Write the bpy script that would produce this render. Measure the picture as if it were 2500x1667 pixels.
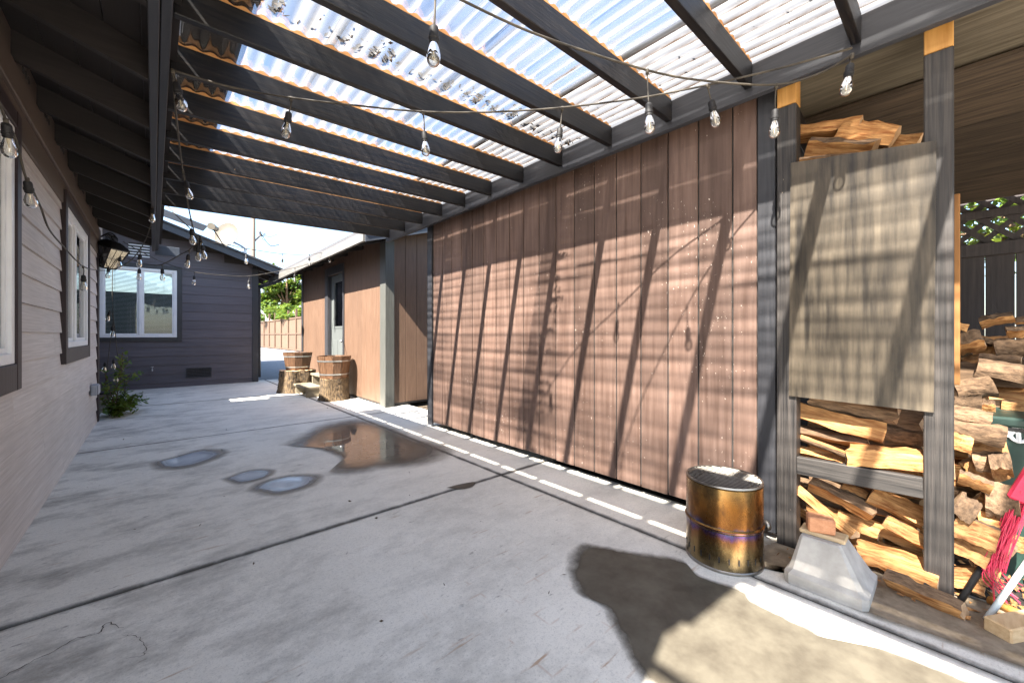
import bpy, math, random
from mathutils import Vector, Matrix
R = math.radians
C = bpy.context.scene.collection
for o in list(bpy.data.objects): bpy.data.objects.remove(o)
scn = bpy.context.scene
# ------------------------------------------------------------------ camera, sky, sun, exposure
F, TH, H, CX, CY = 972.0, R(42.0), 1.15, 1250.0, 818.0
cam = bpy.data.cameras.new('camera'); co = bpy.data.objects.new('camera', cam); C.objects.link(co)
co.location = (0, 0, H); co.rotation_euler = (R(90), 0, -TH)
cam.sensor_width = 36; cam.lens = 36 * F / 2500; cam.shift_y = -15.5 / 2500
cam.clip_start = 0.05; cam.clip_end = 2000
scn.camera = co
SUN = Vector((-0.85, -0.205, 1.0)).normalized()          # towards the sun
w = bpy.data.worlds.new('World'); scn.world = w; w.use_nodes = True
wn = w.node_tree; bg = wn.nodes['Background']
sky = wn.nodes.new('ShaderNodeTexSky'); sky.sky_type = 'NISHITA'; sky.sun_disc = False
sky.sun_elevation = math.asin(SUN.z); sky.sun_rotation = math.atan2(SUN.x, SUN.y)
sky.air_density = 1.0; sky.dust_density = 1.1; sky.ozone_density = 1.0
wn.links.new(sky.outputs[0], bg.inputs[0]); bg.inputs[1].default_value = 0.06
sl = bpy.data.lights.new('sun', 'SUN'); sl.energy = 4.3; sl.angle = R(0.7); sl.color = (1.0, 0.93, 0.83)
so = bpy.data.objects.new('sun', sl); C.objects.link(so)
so.rotation_euler = SUN.to_track_quat('Z', 'Y').to_euler(); so.location = (-6, -3, 9)
vs = scn.view_settings; vs.view_transform = 'Standard'; vs.look = 'None'; vs.gamma = 1; vs.use_curve_mapping = False
vs.exposure = 3.12

# ------------------------------------------------------------------ measuring helpers (photo pixel -> point on a plane of the place)
_c, _s = math.cos(TH), math.sin(TH)
def _ray(px, py):
    a = (px - CX) / F
    return Vector((_s + a * _c, _c - a * _s, (CY - py) / F))
def onx(px, py, x):
    d = _ray(px, py); return Vector((0, 0, H)) + d * (x / d.x)
def ony(px, py, y):
    d = _ray(px, py); return Vector((0, 0, H)) + d * (y / d.y)
def onz(px, py, z=0.0):
    d = _ray(px, py); return Vector((0, 0, H)) + d * ((z - H) / d.z)
def depth(px, py, zc): return Vector((0, 0, H)) + _ray(px, py) * zc

# ------------------------------------------------------------------ mesh builder
class MB:
    def __init__(s): s.v = []; s.f = []; s.m = []; s.e = []
    def add(s, vs, fs, mi=0):
        n = len(s.v); s.v += [tuple(p) for p in vs]; s.f += [tuple(i + n for i in f) for f in fs]; s.m += [mi] * len(fs); return s
    def box(s, x0, x1, y0, y1, z0, z1, c=0.0, mi=0):
        if x0 > x1: x0, x1 = x1, x0
        if y0 > y1: y0, y1 = y1, y0
        if z0 > z1: z0, z1 = z1, z0
        return s.obox(((x0+x1)/2, (y0+y1)/2, (z0+z1)/2), ((x1-x0)/2, 0, 0), (0, (y1-y0)/2, 0), (0, 0, (z1-z0)/2), c, mi)
    def obox(s, p, ax, ay, az, c=0.0, mi=0):
        p, ax, ay, az = Vector(p), Vector(ax), Vector(ay), Vector(az)
        if c <= 0:
            vs = [p + ax*i + ay*j + az*k for i in (-1, 1) for j in (-1, 1) for k in (-1, 1)]
            return s.add(vs, [(0,1,3,2), (4,6,7,5), (0,4,5,1), (2,3,7,6), (0,2,6,4), (1,5,7,3)], mi)
        L = [ax.length, ay.length, az.length]; c = min([c] + [l*0.45 for l in L]); fx, fy, fz = [1 - c/l for l in L]
        vs = []; idx = {}
        for i in (-1, 1):
            for j in (-1, 1):
                for k in (-1, 1):
                    for t, (a, b, d) in enumerate(((1, fy, fz), (fx, 1, fz), (fx, fy, 1))):
                        idx[(i, j, k, t)] = len(vs); vs.append(p + ax*(i*a) + ay*(j*b) + az*(k*d))
        fs = []
        for i in (-1, 1):
            q = [(i,-1,-1,0), (i,1,-1,0), (i,1,1,0), (i,-1,1,0)]; fs.append([idx[t] for t in (q if i > 0 else q[::-1])])
            q = [(-1,i,-1,1), (-1,i,1,1), (1,i,1,1), (1,i,-1,1)]; fs.append([idx[t] for t in (q if i > 0 else q[::-1])])
            q = [(-1,-1,i,2), (1,-1,i,2), (1,1,i,2), (-1,1,i,2)]; fs.append([idx[t] for t in (q if i > 0 else q[::-1])])
        for i in (-1, 1):
            for j in (-1, 1):
                q = [(i,j,-1,0), (i,j,-1,1), (i,j,1,1), (i,j,1,0)]; fs.append([idx[t] for t in (q if i*j > 0 else q[::-1])])
                q = [(i,-1,j,0), (i,1,j,0), (i,1,j,2), (i,-1,j,2)]; fs.append([idx[t] for t in (q if i*j > 0 else q[::-1])])
                q = [(-1,i,j,1), (-1,i,j,2), (1,i,j,2), (1,i,j,1)]; fs.append([idx[t] for t in (q if i*j > 0 else q[::-1])])
                for k in (-1, 1):
                    q = [idx[(i,j,k,0)], idx[(i,j,k,1)], idx[(i,j,k,2)]]; fs.append(q if i*j*k > 0 else q[::-1])
        return s.add(vs, fs, mi)
    def bar(s, a, b, wd, ht, up=(0, 0, 1), c=0.0, mi=0):
        a, b, up = Vector(a), Vector(b), Vector(up); d = b - a; t = d.normalized()
        sd = t.cross(up).normalized(); u = sd.cross(t)
        return s.obox((a + b)/2, d/2, sd*(wd/2), u*(ht/2), c, mi)
    def tube(s, pts, r, n=6, mi=0, cap=True):
        pts = [Vector(p) for p in pts]; rs = r if isinstance(r, (list, tuple)) else [r]*len(pts)
        vs = []; fs = []; prev = None
        for i, p in enumerate(pts):
            t = (pts[min(i+1, len(pts)-1)] - pts[max(i-1, 0)]).normalized()
            if prev is None: prev = Vector((0, 0, 1)) if abs(t.z) < .9 else Vector((1, 0, 0))
            sd = t.cross(prev)
            if sd.length < 1e-6: sd = t.cross(Vector((0.3, 1, 0)))
            sd.normalize(); u = sd.cross(t).normalized(); prev = u
            for k in range(n):
                a = 2*math.pi*k/n; vs.append(p + (sd*math.cos(a) + u*math.sin(a))*rs[i])
        for i in range(len(pts)-1):
            for k in range(n):
                fs.append((i*n+k, (i+1)*n+k, (i+1)*n+(k+1) % n, i*n+(k+1) % n))
        if cap: fs.append(tuple(range(n))); fs.append(tuple(reversed(range((len(pts)-1)*n, len(pts)*n))))
        return s.add(vs, fs, mi)
    def lathe(s, prof, p=(0, 0, 0), n=16, mi=0, close=False):
        p = Vector(p); vs = []; fs = []
        for r, z in prof:
            for k in range(n):
                a = 2*math.pi*k/n; vs.append(p + Vector((r*math.cos(a), r*math.sin(a), z)))
        m = len(prof)
        for i in range(m - (0 if close else 1)):
            j = (i+1) % m
            for k in range(n): fs.append((i*n+k, i*n+(k+1) % n, j*n+(k+1) % n, j*n+k))
        return s.add(vs, fs, mi)
    def poly(s, pts, ext, mi=0):                # polygon (world points) extruded along ext
        pts = [Vector(p) for p in pts]; e = Vector(ext); n = len(pts)
        vs = pts + [p + e for p in pts]
        return s.add(vs, [tuple(reversed(range(n))), tuple(range(n, 2*n))] + [(i, (i+1) % n, n+(i+1) % n, n+i) for i in range(n)], mi)
    def mesh(s, name, mats, smooth=False):
        me = bpy.data.meshes.new(name); me.from_pydata(s.v, [], s.f)
        for m in (mats if isinstance(mats, (list, tuple)) else [mats]): me.materials.append(m)
        for p, i in zip(me.polygons, s.m): p.material_index = i
        if smooth:
            me.polygons.foreach_set('use_smooth', [True]*len(me.polygons))
            if smooth != True: me.set_sharp_from_angle(angle=R(smooth))
        me.validate(); me.update(); return me
    def build(s, name, mats, parent=None, smooth=False):
        if parent is None:                       # a thing of its own: origin at its base
            xs, ys, zs = zip(*s.v); c = Vector(((min(xs)+max(xs))/2, (min(ys)+max(ys))/2, min(zs)))
            s.v = [tuple(Vector(p) - c) for p in s.v]
            o = bpy.data.objects.new(name, s.mesh(name, mats, smooth)); o.location = c; C.objects.link(o); return o
        o = bpy.data.objects.new(name, s.mesh(name, mats, smooth)); C.objects.link(o); put(o, parent); return o
def wm(o):
    m = Matrix.LocRotScale(o.location, o.rotation_euler, o.scale)
    return wm(o.parent) @ o.matrix_parent_inverse @ m if o.parent else m
def put(o, parent): o.parent = parent; o.matrix_parent_inverse = wm(parent).inverted()
def tag(o, label, cat, group=None):
    o['label'] = label; o['category'] = cat
    if group: o['group'] = group
    return o
def thing(name, label, cat, loc, group=None):
    o = bpy.data.objects.new(name, None); o.empty_display_size = .1; o.location = loc; C.objects.link(o)
    return tag(o, label, cat, group)
def struct(o, kind='structure'): o['kind'] = kind; return o
def box(name, m, parent, *b, c=0.0): return MB().box(*b, c=c).build(name, m, parent)
def catmull(P, n=8):
    P = [Vector(p) for p in P]; Q = [P[0]*2 - P[1]] + P + [P[-1]*2 - P[-2]]; out = []
    for i in range(1, len(Q)-2):
        a, b, c, d = Q[i-1:i+3]
        for k in range(n):
            t = k/n; out.append(.5*((2*b) + (c-a)*t + (2*a-5*b+4*c-d)*t*t + (3*b-a-3*c+d)*t**3))
    out.append(P[-1]); return out

# ------------------------------------------------------------------ material helpers
def newmat(name):
    m = bpy.data.materials.new(name); m.use_nodes = True; nt = m.node_tree; nt.nodes.clear()
    out = nt.nodes.new('ShaderNodeOutputMaterial'); return m, nt, out
def nd(nt, typ, ins=None, **kw):
    n = nt.nodes.new('ShaderNode' + typ)
    for k, v in kw.items(): setattr(n, k, v)
    for k, v in (ins or {}).items():
        if hasattr(v, 'is_linked') or isinstance(v, bpy.types.NodeSocket): nt.links.new(v, n.inputs[k])
        else:
            if isinstance(v, tuple) and len(v) == 3 and n.inputs[k].type == 'RGBA': v = v + (1,)
            n.inputs[k].default_value = v
    return n
def mth(nt, op, a, b=0.0, clamp=False): return nd(nt, 'Math', {0: a, 1: b}, operation=op, use_clamp=clamp).outputs[0]
def coords(nt, sc=(1, 1, 1), kind='Object', off=None):
    t = nd(nt, 'TexCoord'); src = t.outputs[kind]
    if off is not None: src = nd(nt, 'VectorMath', {0: src, 1: off}, operation='ADD').outputs[0]
    return nd(nt, 'Mapping', {'Vector': src, 'Scale': sc}).outputs[0]
def noise(nt, vec, scale=5.0, detail=6.0, rough=.55, dist=0.0):
    return nd(nt, 'TexNoise', {'Vector': vec, 'Scale': scale, 'Detail': detail, 'Roughness': rough, 'Distortion': dist}).outputs[0]
def ramp(nt, fac, stops):
    n = nd(nt, 'ValToRGB', {0: fac}); e = n.color_ramp.elements
    while len(e) < len(stops): e.new(.5)
    for el, (p, c) in zip(e, stops):
        el.position = p; el.color = (c, c, c, 1) if isinstance(c, (int, float)) else (*c, 1)
    return n.outputs[0]
def mix(nt, fac, a, b, mode='MIX'):
    n = nd(nt, 'MixRGB', {0: fac}, blend_type=mode)
    for k, v in ((1, a), (2, b)):
        if isinstance(v, tuple): n.inputs[k].default_value = (*v[:3], 1)
        else: nt.links.new(v, n.inputs[k])
    return n.outputs[0]
def rnd_off(nt):                                 # different grain for every object
    r = nd(nt, 'ObjectInfo').outputs['Random']
    return nd(nt, 'CombineXYZ', {0: mth(nt, 'MULTIPLY', r, 37.0), 1: mth(nt, 'MULTIPLY', r, 91.0), 2: mth(nt, 'MULTIPLY', r, 53.0)}).outputs[0], r
def surf(name, c1, c2, sc=(1, 1, 1), ns=6.0, rough=.75, bump=.25, bdist=.004, var=.25, rvar=.25, metal=0.0, spec=.4,
         stops=(.32, .68), chip=None, chipsc=70, chipth=.70, big=1.7, rr=.12, coat=0.0):
    m, nt, out = newmat(name); off, rnd = rnd_off(nt)
    v = coords(nt, sc, off=off); n1 = noise(nt, v, ns, 8, .6)
    col = mix(nt, ramp(nt, n1, ((stops[0], 0.0), (stops[1], 1.0))), c1, c2)
    n2 = noise(nt, coords(nt, (1, 1, 1)), big, 5, .6)
    k = mth(nt, 'ADD', mth(nt, 'MULTIPLY', n2, 2*var), 1 - var)
    k = mth(nt, 'MULTIPLY', k, mth(nt, 'ADD', mth(nt, 'MULTIPLY', rnd, 2*rvar), 1 - rvar))
    col = mix(nt, 1.0, col, nd(nt, 'CombineColor', {0: k, 1: k, 2: k}).outputs[0], 'MULTIPLY')
    if chip:
        n3 = noise(nt, coords(nt, (1, 1, .45)), chipsc, 3, .6); n4 = noise(nt, coords(nt), 2.2, 4, .6)
        f = mth(nt, 'GREATER_THAN', mth(nt, 'ADD', n3, mth(nt, 'MULTIPLY', mth(nt, 'SUBTRACT', n4, .5), .35)), chipth)
        col = mix(nt, f, col, chip)
    rg = mth(nt, 'ADD', mth(nt, 'MULTIPLY', mth(nt, 'SUBTRACT', n1, .5), rr*2), rough, True)
    b = nd(nt, 'Bump', {'Height': n1, 'Strength': bump, 'Distance': bdist}).outputs[0]
    p = nd(nt, 'BsdfPrincipled', {'Base Color': col, 'Roughness': rg, 'Metallic': metal, 'Normal': b, 'Specular IOR Level': spec, 'Coat Weight': coat})
    nt.links.new(p.outputs[0], out.inputs[0]); return m
GX, GY, GZ = (1.1, 26, 26), (26, 1.1, 26), (26, 26, 1.1)   # grain along X / Y / Z
# woods and paints
raft_m = surf('black_stained_rafter', (.0022, .0027, .005), (.030, .024, .020), GX, 3.2, .5, .5, .003, .6, .35, stops=(.44, .86), chip=(.16, .11, .065), chipth=.77, chipsc=34)
ledg_m = surf('charcoal_painted_beam', (.030, .032, .040), (.055, .057, .067), GY, 3.0, .5, .35, .002, .25, .1)
eave_m = surf('dark_brown_eave_paint', (.012, .010, .010), (.022, .018, .018), GX, 2.5, .55, .3, .002, .2, .2)
deck_m = surf('dark_roof_decking', (.016, .013, .014), (.026, .021, .021), GY, 2.5, .7, .3, .002, .2, .2)
fasc_m = surf('charcoal_fascia_paint', (.024, .026, .032), (.036, .038, .045), GY, 2.5, .5, .25, .002, .2, .05)
fascx_m = surf('charcoal_rake_paint', (.030, .036, .046), (.048, .055, .068), GX, 2.5, .5, .25, .002, .2, .05)
plum_m = surf('dark_plum_trim_paint', (.020, .012, .015), (.032, .02, .023), GZ, 2.5, .55, .25, .002, .2, .1)
black_m = surf('black_trim_paint', (.022, .023, .027), (.04, .04, .045), GZ, 2.5, .45, .25, .002, .25, .1, chip=(.42, .38, .33), chipth=.86, chipsc=50)
sidL_m = surf('taupe_lap_siding', (.40, .355, .335), (.56, .515, .49), (18, .9, 45), 2.4, .62, .6, .003, .16, .06)
sidB_m = surf('grey_plum_lap_siding', (.070, .063, .074), (.115, .105, .12), (.9, 18, 45), 2.4, .6, .5, .003, .2, .08)
frie_m = surf('brown_frieze_paint', (.075, .055, .045), (.105, .08, .065), GY, 2.2, .6, .3, .002, .2, .08)
t111_m = surf('brown_painted_plank', (.092, .054, .040), (.162, .104, .082), (13, 13, .75), 2.3, .55, .5, .003, .42, .22, chip=(.50, .42, .36), chipth=.715, chipsc=75)
shed_m = surf('tan_painted_plank', (.085, .048, .030), (.125, .076, .050), (24, 24, 1.4), 2.6, .62, .5, .003, .18, .06)
post_m = surf('weathered_grey_post', (.011, .0105, .011), (.058, .050, .045), (30, 30, .6), 3.0, .5, .7, .003, .4, .1, chip=(.45, .36, .27), chipth=.765, chipsc=55)
rail_m = surf('weathered_grey_rail', (.014, .013, .013), (.070, .062, .056), (24, .7, 24), 3.0, .6, .6, .003, .35, .1, chip=(.55, .46, .36), chipth=.8, chipsc=55)
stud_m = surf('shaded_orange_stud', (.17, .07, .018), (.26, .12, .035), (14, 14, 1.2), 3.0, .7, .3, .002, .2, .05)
fresh_m = surf('fresh_orange_timber', (.42, .20, .045), (.58, .31, .09), (14, 14, 1.2), 3.0, .6, .3, .002, .2, .05)
strip_m = surf('orange_closure_strip', (.40, .17, .05), (.58, .30, .11), GX, 2.5, .7, .3, .002, .3, .12)
brown_wood = surf('dark_shed_roof_board', (.022, .015, .010), (.075, .053, .035), GY, 2.6, .8, .5, .003, .45, .3)
fence_m = surf('dark_fence_board', (.028, .024, .026), (.06, .05, .05), GZ, 2.6, .75, .4, .003, .3, .25)
pfence_m = surf('brown_panel_fence', (.085, .050, .031), (.125, .08, .054), (16, 16, 1.2), 2.2, .8, .3, .003, .15, .08)
step_m = surf('weathered_step_board', (.12, .10, .075), (.26, .22, .15), GX, 2.6, .75, .4, .003, .3, .1)
stave_m = surf('barrel_stave', (.045, .020, .009), (.115, .06, .030), GZ, 2.6, .6, .4, .003, .25, .3)
white_m = surf('white_vinyl', (.74, .74, .75), (.80, .80, .80), (1, 1, 1), 8, .35, .03, .001, .05, .03)
cream_m = surf('cream_dish_paint', (.075, .064, .045), (.095, .082, .06), (1, 1, 1), 6, .45, .03, .001, .08, .03)
metal_m = surf('galvanised_metal', (.35, .36, .38), (.5, .51, .53), (1, 1, 1), 14, .38, .05, .001, .15, .1, metal=.9)
dmetal_m = surf('black_metal', (.012, .012, .013), (.022, .022, .023), (1, 1, 1), 14, .4, .1, .001, .15, .1)
grate_m = surf('bright_steel_grate', (.24, .225, .20), (.36, .34, .31), (1, 1, 1), 20, .4, .03, .001, .12, 0, metal=1)
hoop_m = surf('galvanised_hoop', (.30, .31, .30), (.45, .46, .45), (1, 1, 1), 12, .4, .05, .001, .2, .1, metal=.8)
rub_m = surf('black_rubber', (.012, .012, .014), (.022, .021, .022), (1, 1, 1), 30, .6, .1, .001, .1, .1)
cord_m = surf('dusty_black_cord', (.020, .018, .017), (.10, .085, .065), (1, 1, 1), 9, .7, .1, .001, .3, 0)
pole_m = surf('utility_pole_wood', (.13, .105, .085), (.22, .185, .155), GZ, 2.5, .85, .3, .004, .2, .1)
dirt_m = surf('bare_dirt', (.10, .075, .05), (.20, .155, .11), (1, 1, 1), 9, .95, .8, .02, .35, 0)
drive_m = surf('driveway_concrete', (.17, .17, .175), (.25, .25, .25), (1, 1, 1), 7, .85, .3, .004, .3, 0, big=.5)
pier_m = surf('cast_concrete', (.30, .285, .262), (.46, .44, .41), (1, 1, 1), 9, .85, .5, .004, .3, 0, big=7)
roof_m = surf('asphalt_shingle', (.05, .05, .055), (.10, .10, .11), (1, 1, 1), 60, .95, .6, .004, .2, .1)
pvc_m = surf('grey_plastic_box', (.30, .31, .34), (.36, .37, .40), (1, 1, 1), 8, .5, .05, .001, .06, .03)
green_m = surf('dark_green_bin_plastic', (.018, .045, .036), (.030, .065, .052), (1, 1, 1), 12, .45, .15, .002, .3, .05)
letter_m = surf('white_paint_letters', (.70, .72, .72), (.78, .8, .8), (1, 1, 1), 20, .6, .05, .001, .1, 0)
red_m = surf('red_broom_plastic', (.55, .02, .06), (.72, .05, .11), (1, 1, 1), 20, .45, .05, .001, .2, 0)
pale_m = surf('pale_pole_paint', (.55, .62, .62), (.70, .75, .74), (1, 1, 1), 12, .4, .05, .001, .15, 0)
dark_m = surf('unlit_interior', (.03, .028, .027), (.05, .046, .043), (1, 1, 1), 3, .9, .0, .001, .2, 0)
curt_m = surf('blind_slat_vinyl', (.62, .62, .60), (.70, .70, .68), (1, 1, 1), 8, .5, .0, .001, .05, .02)
ply_m = surf('weathered_plywood', (.020, .0165, .013), (.098, .078, .054), (7, 7, .6), 3.6, .42, .35, .002, .6, 0, big=4.5, chip=(.60, .52, .42), chipth=.79, chipsc=60)
seam_m = surf('metal_roof_underside', (.07, .058, .04), (.16, .135, .10), GY, 2.5, .55, .2, .002, .3, .1)
split_m = surf('split_firewood', (.19, .064, .014), (.47, .25, .095), (2.6, 30, 30), 2.0, .8, 1.0, .009, .5, .42, stops=(.34, .60), big=8)
end_m = surf('firewood_end_grain', (.34, .20, .10), (.52, .35, .21), (1, 1, 1), 30, .85, .7, .004, .3, .3, big=9)
bark_m = surf('firewood_bark', (.075, .045, .026), (.23, .145, .085), (5, 26, 26), 2.4, .95, 1.0, .012, .4, .3)
stump_m = surf('rough_stump_bark', (.018, .012, .008), (.16, .108, .058), (26, 26, 7), 1.6, .95, 1.0, .03, .35, .1, stops=(.36, .66))
leaf_m, nt, out = newmat('green_leaf')
_r = nd(nt, 'TexNoise', {'Vector': coords(nt), 'Scale': 3.1, 'Detail': 3.0}).outputs[0]
lc = ramp(nt, _r, ((.32, (.045, .10, .018)), (.5, (.075, .15, .022)), (.68, (.16, .19, .03))))
d_ = nd(nt, 'BsdfDiffuse', {0: lc}); t_ = nd(nt, 'BsdfTranslucent', {0: mix(nt, .35, lc, (.30, .34, .03))}); g_ = nd(nt, 'BsdfGlossy', {0: (.6, .6, .6), 'Roughness': .4})
ms = nd(nt, 'MixShader', {0: .4, 1: d_.outputs[0], 2: t_.outputs[0]}); ms = nd(nt, 'MixShader', {0: .06, 1: ms.outputs[0], 2: g_.outputs[0]})
nt.links.new(ms.outputs[0], out.inputs[0])
def glassmat(name, tint, refl, rough, milk, milkc=(.8, .8, .8)):
    m, nt, out = newmat(name)
    fr = nd(nt, 'Fresnel', {'IOR': 1.5}).outputs[0]; fr = mth(nt, 'ADD', mth(nt, 'MULTIPLY', fr, refl), .01, True)
    a = nd(nt, 'BsdfTransparent', {0: tint}); g = nd(nt, 'BsdfGlossy', {0: (.95, .95, .95), 'Roughness': rough})
    s = nd(nt, 'MixShader', {0: milk, 1: a.outputs[0], 2: nd(nt, 'BsdfDiffuse', {0: milkc}).outputs[0]})
    s = nd(nt, 'MixShader', {0: fr, 1: s.outputs[0], 2: g.outputs[0]}); nt.links.new(s.outputs[0], out.inputs[0]); return m
pane_m = glassmat('window_glass', (.84, .87, .87), 1.0, .01, 0.0)
bulb_m = glassmat('bulb_glass', (.90, .90, .88), 1.4, .03, .10, (.85, .83, .78))
fil_m = surf('bulb_filament_stem', (.55, .45, .28), (.7, .6, .4), (1, 1, 1), 9, .4, 0, .001, .1, .1)

# corrugated clear plastic: clear crests, dirt and imitated light bands in the valleys, frosted and dirty towards the beam
LAM = .0762
pc_m, nt, out = newmat('clear_corrugated_plastic')
v = coords(nt); sx = nd(nt, 'SeparateXYZ', {0: v}); X_, Y_ = sx.outputs[0], sx.outputs[1]
wav = mth(nt, 'COSINE', mth(nt, 'MULTIPLY', X_, 2*math.pi/LAM)); vall = mth(nt, 'MULTIPLY', mth(nt, 'SUBTRACT', 1.0, wav), .5)
soft = vall; vall = mth(nt, 'POWER', vall, 2.2)
st = noise(nt, coords(nt, (13.1, .55, 1)), 1.0, 4, .6); st2 = noise(nt, coords(nt, (40, 5, 1)), 1.0, 6, .7); bl = noise(nt, coords(nt, (1, 1, 1)), 1.1, 4, .6)
nearb = ramp(nt, mth(nt, 'MULTIPLY', X_, .4), ((.755, 0.0), (.785, 1.0)))
dirt = mth(nt, 'MULTIPLY', ramp(nt, mth(nt, 'ADD', st, mth(nt, 'MULTIPLY', nearb, .30)), ((.56, 0.0), (.74, 1.0))), ramp(nt, st2, ((.36, 0.15), (.58, 1.0))))
dirt = mth(nt, 'MULTIPLY', dirt, vall, True)
haze = mth(nt, 'MULTIPLY', ramp(nt, noise(nt, coords(nt, (7.0, .22, 1), off=(9, 4, 0)), 1.0, 4, .65), ((.42, 0.0), (.66, 1.0))), .44)
milk = mth(nt, 'ADD', haze, mth(nt, 'MULTIPLY', mth(nt, 'MULTIPLY', soft, .50), ramp(nt, noise(nt, coords(nt, (3.0, .5, 1), off=(2, 7, 0)), 1.0, 3), ((.35, .25), (.62, 1.0))))); milk = mth(nt, 'ADD', milk, mth(nt, 'MULTIPLY', ramp(nt, bl, ((.48, 0.0), (.64, 1.0))), .26))  # valley milkiness imitates the light bands that refraction throws on the wall
milk = mth(nt, 'ADD', milk, mth(nt, 'MULTIPLY', nearb, .72)); milk = mth(nt, 'MINIMUM', mth(nt, 'ADD', milk, dirt), .97)  # denser near the beam to keep sun off the wall top
dcol = mix(nt, dirt, (.26, .26, .26), (.06, .036, .02))
tr = nd(nt, 'BsdfTransparent', {0: (.94, .95, .96)}); tl = nd(nt, 'BsdfTranslucent', {0: dcol}); df = nd(nt, 'BsdfDiffuse', {0: dcol})
s_ = nd(nt, 'MixShader', {0: .25, 1: tl.outputs[0], 2: df.outputs[0]}); s_ = nd(nt, 'MixShader', {0: milk, 1: tr.outputs[0], 2: s_.outputs[0]})
fr = mth(nt, 'MULTIPLY', nd(nt, 'Fresnel', {'IOR': 1.5}).outputs[0], .28); gl = nd(nt, 'BsdfGlossy', {0: (.9, .9, .9), 'Roughness': .12})
s_ = nd(nt, 'MixShader', {0: fr, 1: s_.outputs[0], 2: gl.outputs[0]}); nt.links.new(s_.outputs[0], out.inputs[0])

# heat-tinted stainless steel of the fire pit
tint_m, nt, out = newmat('heat_tinted_steel')
v = coords(nt, kind='Generated'); zc = nd(nt, 'SeparateXYZ', {0: v}).outputs[2]
n1 = noise(nt, coords(nt, (3, 3, 1.2)), 2.2, 4, .6); zz = mth(nt, 'ADD', zc, mth(nt, 'MULTIPLY', mth(nt, 'SUBTRACT', n1, .5), .55))
hc = ramp(nt, zz, ((.06, (.24, .19, .11)), (.28, (.29, .20, .09)), (.40, (.26, .12, .05)), (.46, (.13, .07, .20)), (.51, (.10, .11, .24)), (.57, (.22, .095, .03)), (.75, (.26, .115, .03)), (.97, (.22, .14, .055))))
n3 = noise(nt, coords(nt, (6, 6, 40)), 3, 4, .7)
so_ = noise(nt, coords(nt, (9, 9, 5)), 1.6, 8, .7); hc = mix(nt, mth(nt, 'MULTIPLY', ramp(nt, so_, ((.44, 0.0), (.66, 1.0))), .72), hc, (.045, .03, .02))
p = nd(nt, 'BsdfPrincipled', {'Base Color': hc, 'Metallic': 1.0, 'Roughness': mth(nt, 'ADD', mth(nt, 'MULTIPLY', so_, .30), .12), 'Normal': nd(nt, 'Bump', {'Height': n1, 'Strength': .08, 'Distance': .004}).outputs[0]})
nt.links.new(p.outputs[0], out.inputs[0])

# patio concrete: mottling, grime, rust streaks, faint brick prints
conc_m, nt, out = newmat('patio_concrete')
v = coords(nt); n1 = noise(nt, v, 1.5, 10, .68); n2 = noise(nt, coords(nt, (1.0, 1.7, 1)), 1.9, 12, .74); n3 = noise(nt, v, 190, 3, .6); n4 = noise(nt, v, 22, 8, .75); n5 = noise(nt, v, 70, 4, .7)
col = mix(nt, ramp(nt, n1, ((.30, 0.0), (.70, 1.0))), (.58, .555, .495), (.78, .75, .68))
col = mix(nt, mth(nt, 'MULTIPLY', ramp(nt, n4, ((.38, 0.0), (.66, 1.0))), .5), col, (.80, .765, .69))
col = mix(nt, mth(nt, 'MULTIPLY', ramp(nt, n5, ((.52, 0.0), (.72, 1.0))), .42), col, (.33, .32, .295))
col = mix(nt, mth(nt, 'MULTIPLY', ramp(nt, n3, ((.56, 0.0), (.74, 1.0))), .5), col, (.22, .21, .19))
sx = nd(nt, 'SeparateXYZ', {0: v}); X_, Y_ = sx.outputs[0], sx.outputs[1]
left = ramp(nt, mth(nt, 'ADD', mth(nt, 'MULTIPLY', X_, .33), .25), ((.05, 1.0), (.75, .30)))
gr = mth(nt, 'MULTIPLY', ramp(nt, n2, ((.47, 0.0), (.64, 1.0))), left); col = mix(nt, mth(nt, 'MULTIPLY', gr, .70), col, (.15, .138, .12))
sp = noise(nt, coords(nt, (9, 22, 1)), 1.0, 3, .6); spm = mth(nt, 'MULTIPLY', ramp(nt, sp, ((.66, 0.0), (.72, 1.0))), ramp(nt, noise(nt, coords(nt, off=(3, 8, 0)), .8, 2), ((.44, 0.0), (.58, 1.0))))
col = mix(nt, mth(nt, 'MULTIPLY', spm, .6), col, (.12, .10, .085))
rs = noise(nt, coords(nt, (3.2, 24, 1), off=(5, 2, 0)), 1.0, 3, .6); rm = mth(nt, 'MULTIPLY', ramp(nt, rs, ((.64, 0.0), (.72, 1.0))), ramp(nt, noise(nt, coords(nt, off=(1, 5, 0)), .9, 2), ((.45, 0.0), (.55, 1.0))))
col = mix(nt, mth(nt, 'MULTIPLY', rm, .75), col, (.33, .19, .085))
jd = None                                         # dirt gathered along the slab joints
for ax_, p_ in ((X_, 2.13), (Y_, -.62), (Y_, 2.5), (Y_, 5.7), (Y_, 8.8)):
    q_ = mth(nt, 'ABSOLUTE', mth(nt, 'SUBTRACT', ax_, p_)); jd = q_ if jd is None else mth(nt, 'MINIMUM', jd, q_)
jd = mth(nt, 'ADD', jd, mth(nt, 'MULTIPLY', mth(nt, 'SUBTRACT', noise(nt, v, 7, 6, .7), .5), .05))
col = mix(nt, mth(nt, 'MULTIPLY', ramp(nt, jd, ((.008, 1.0), (.034, 0.0))), .85), col, (.07, .06, .05))
bk = nd(nt, 'TexBrick', {'Vector': coords(nt, off=(.02, .03, 0)), 'Scale': 1.0, 'Mortar Size': .006, 'Brick Width': .17, 'Row Height': .085, 'Mortar Smooth': .6}).outputs[1]
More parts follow.
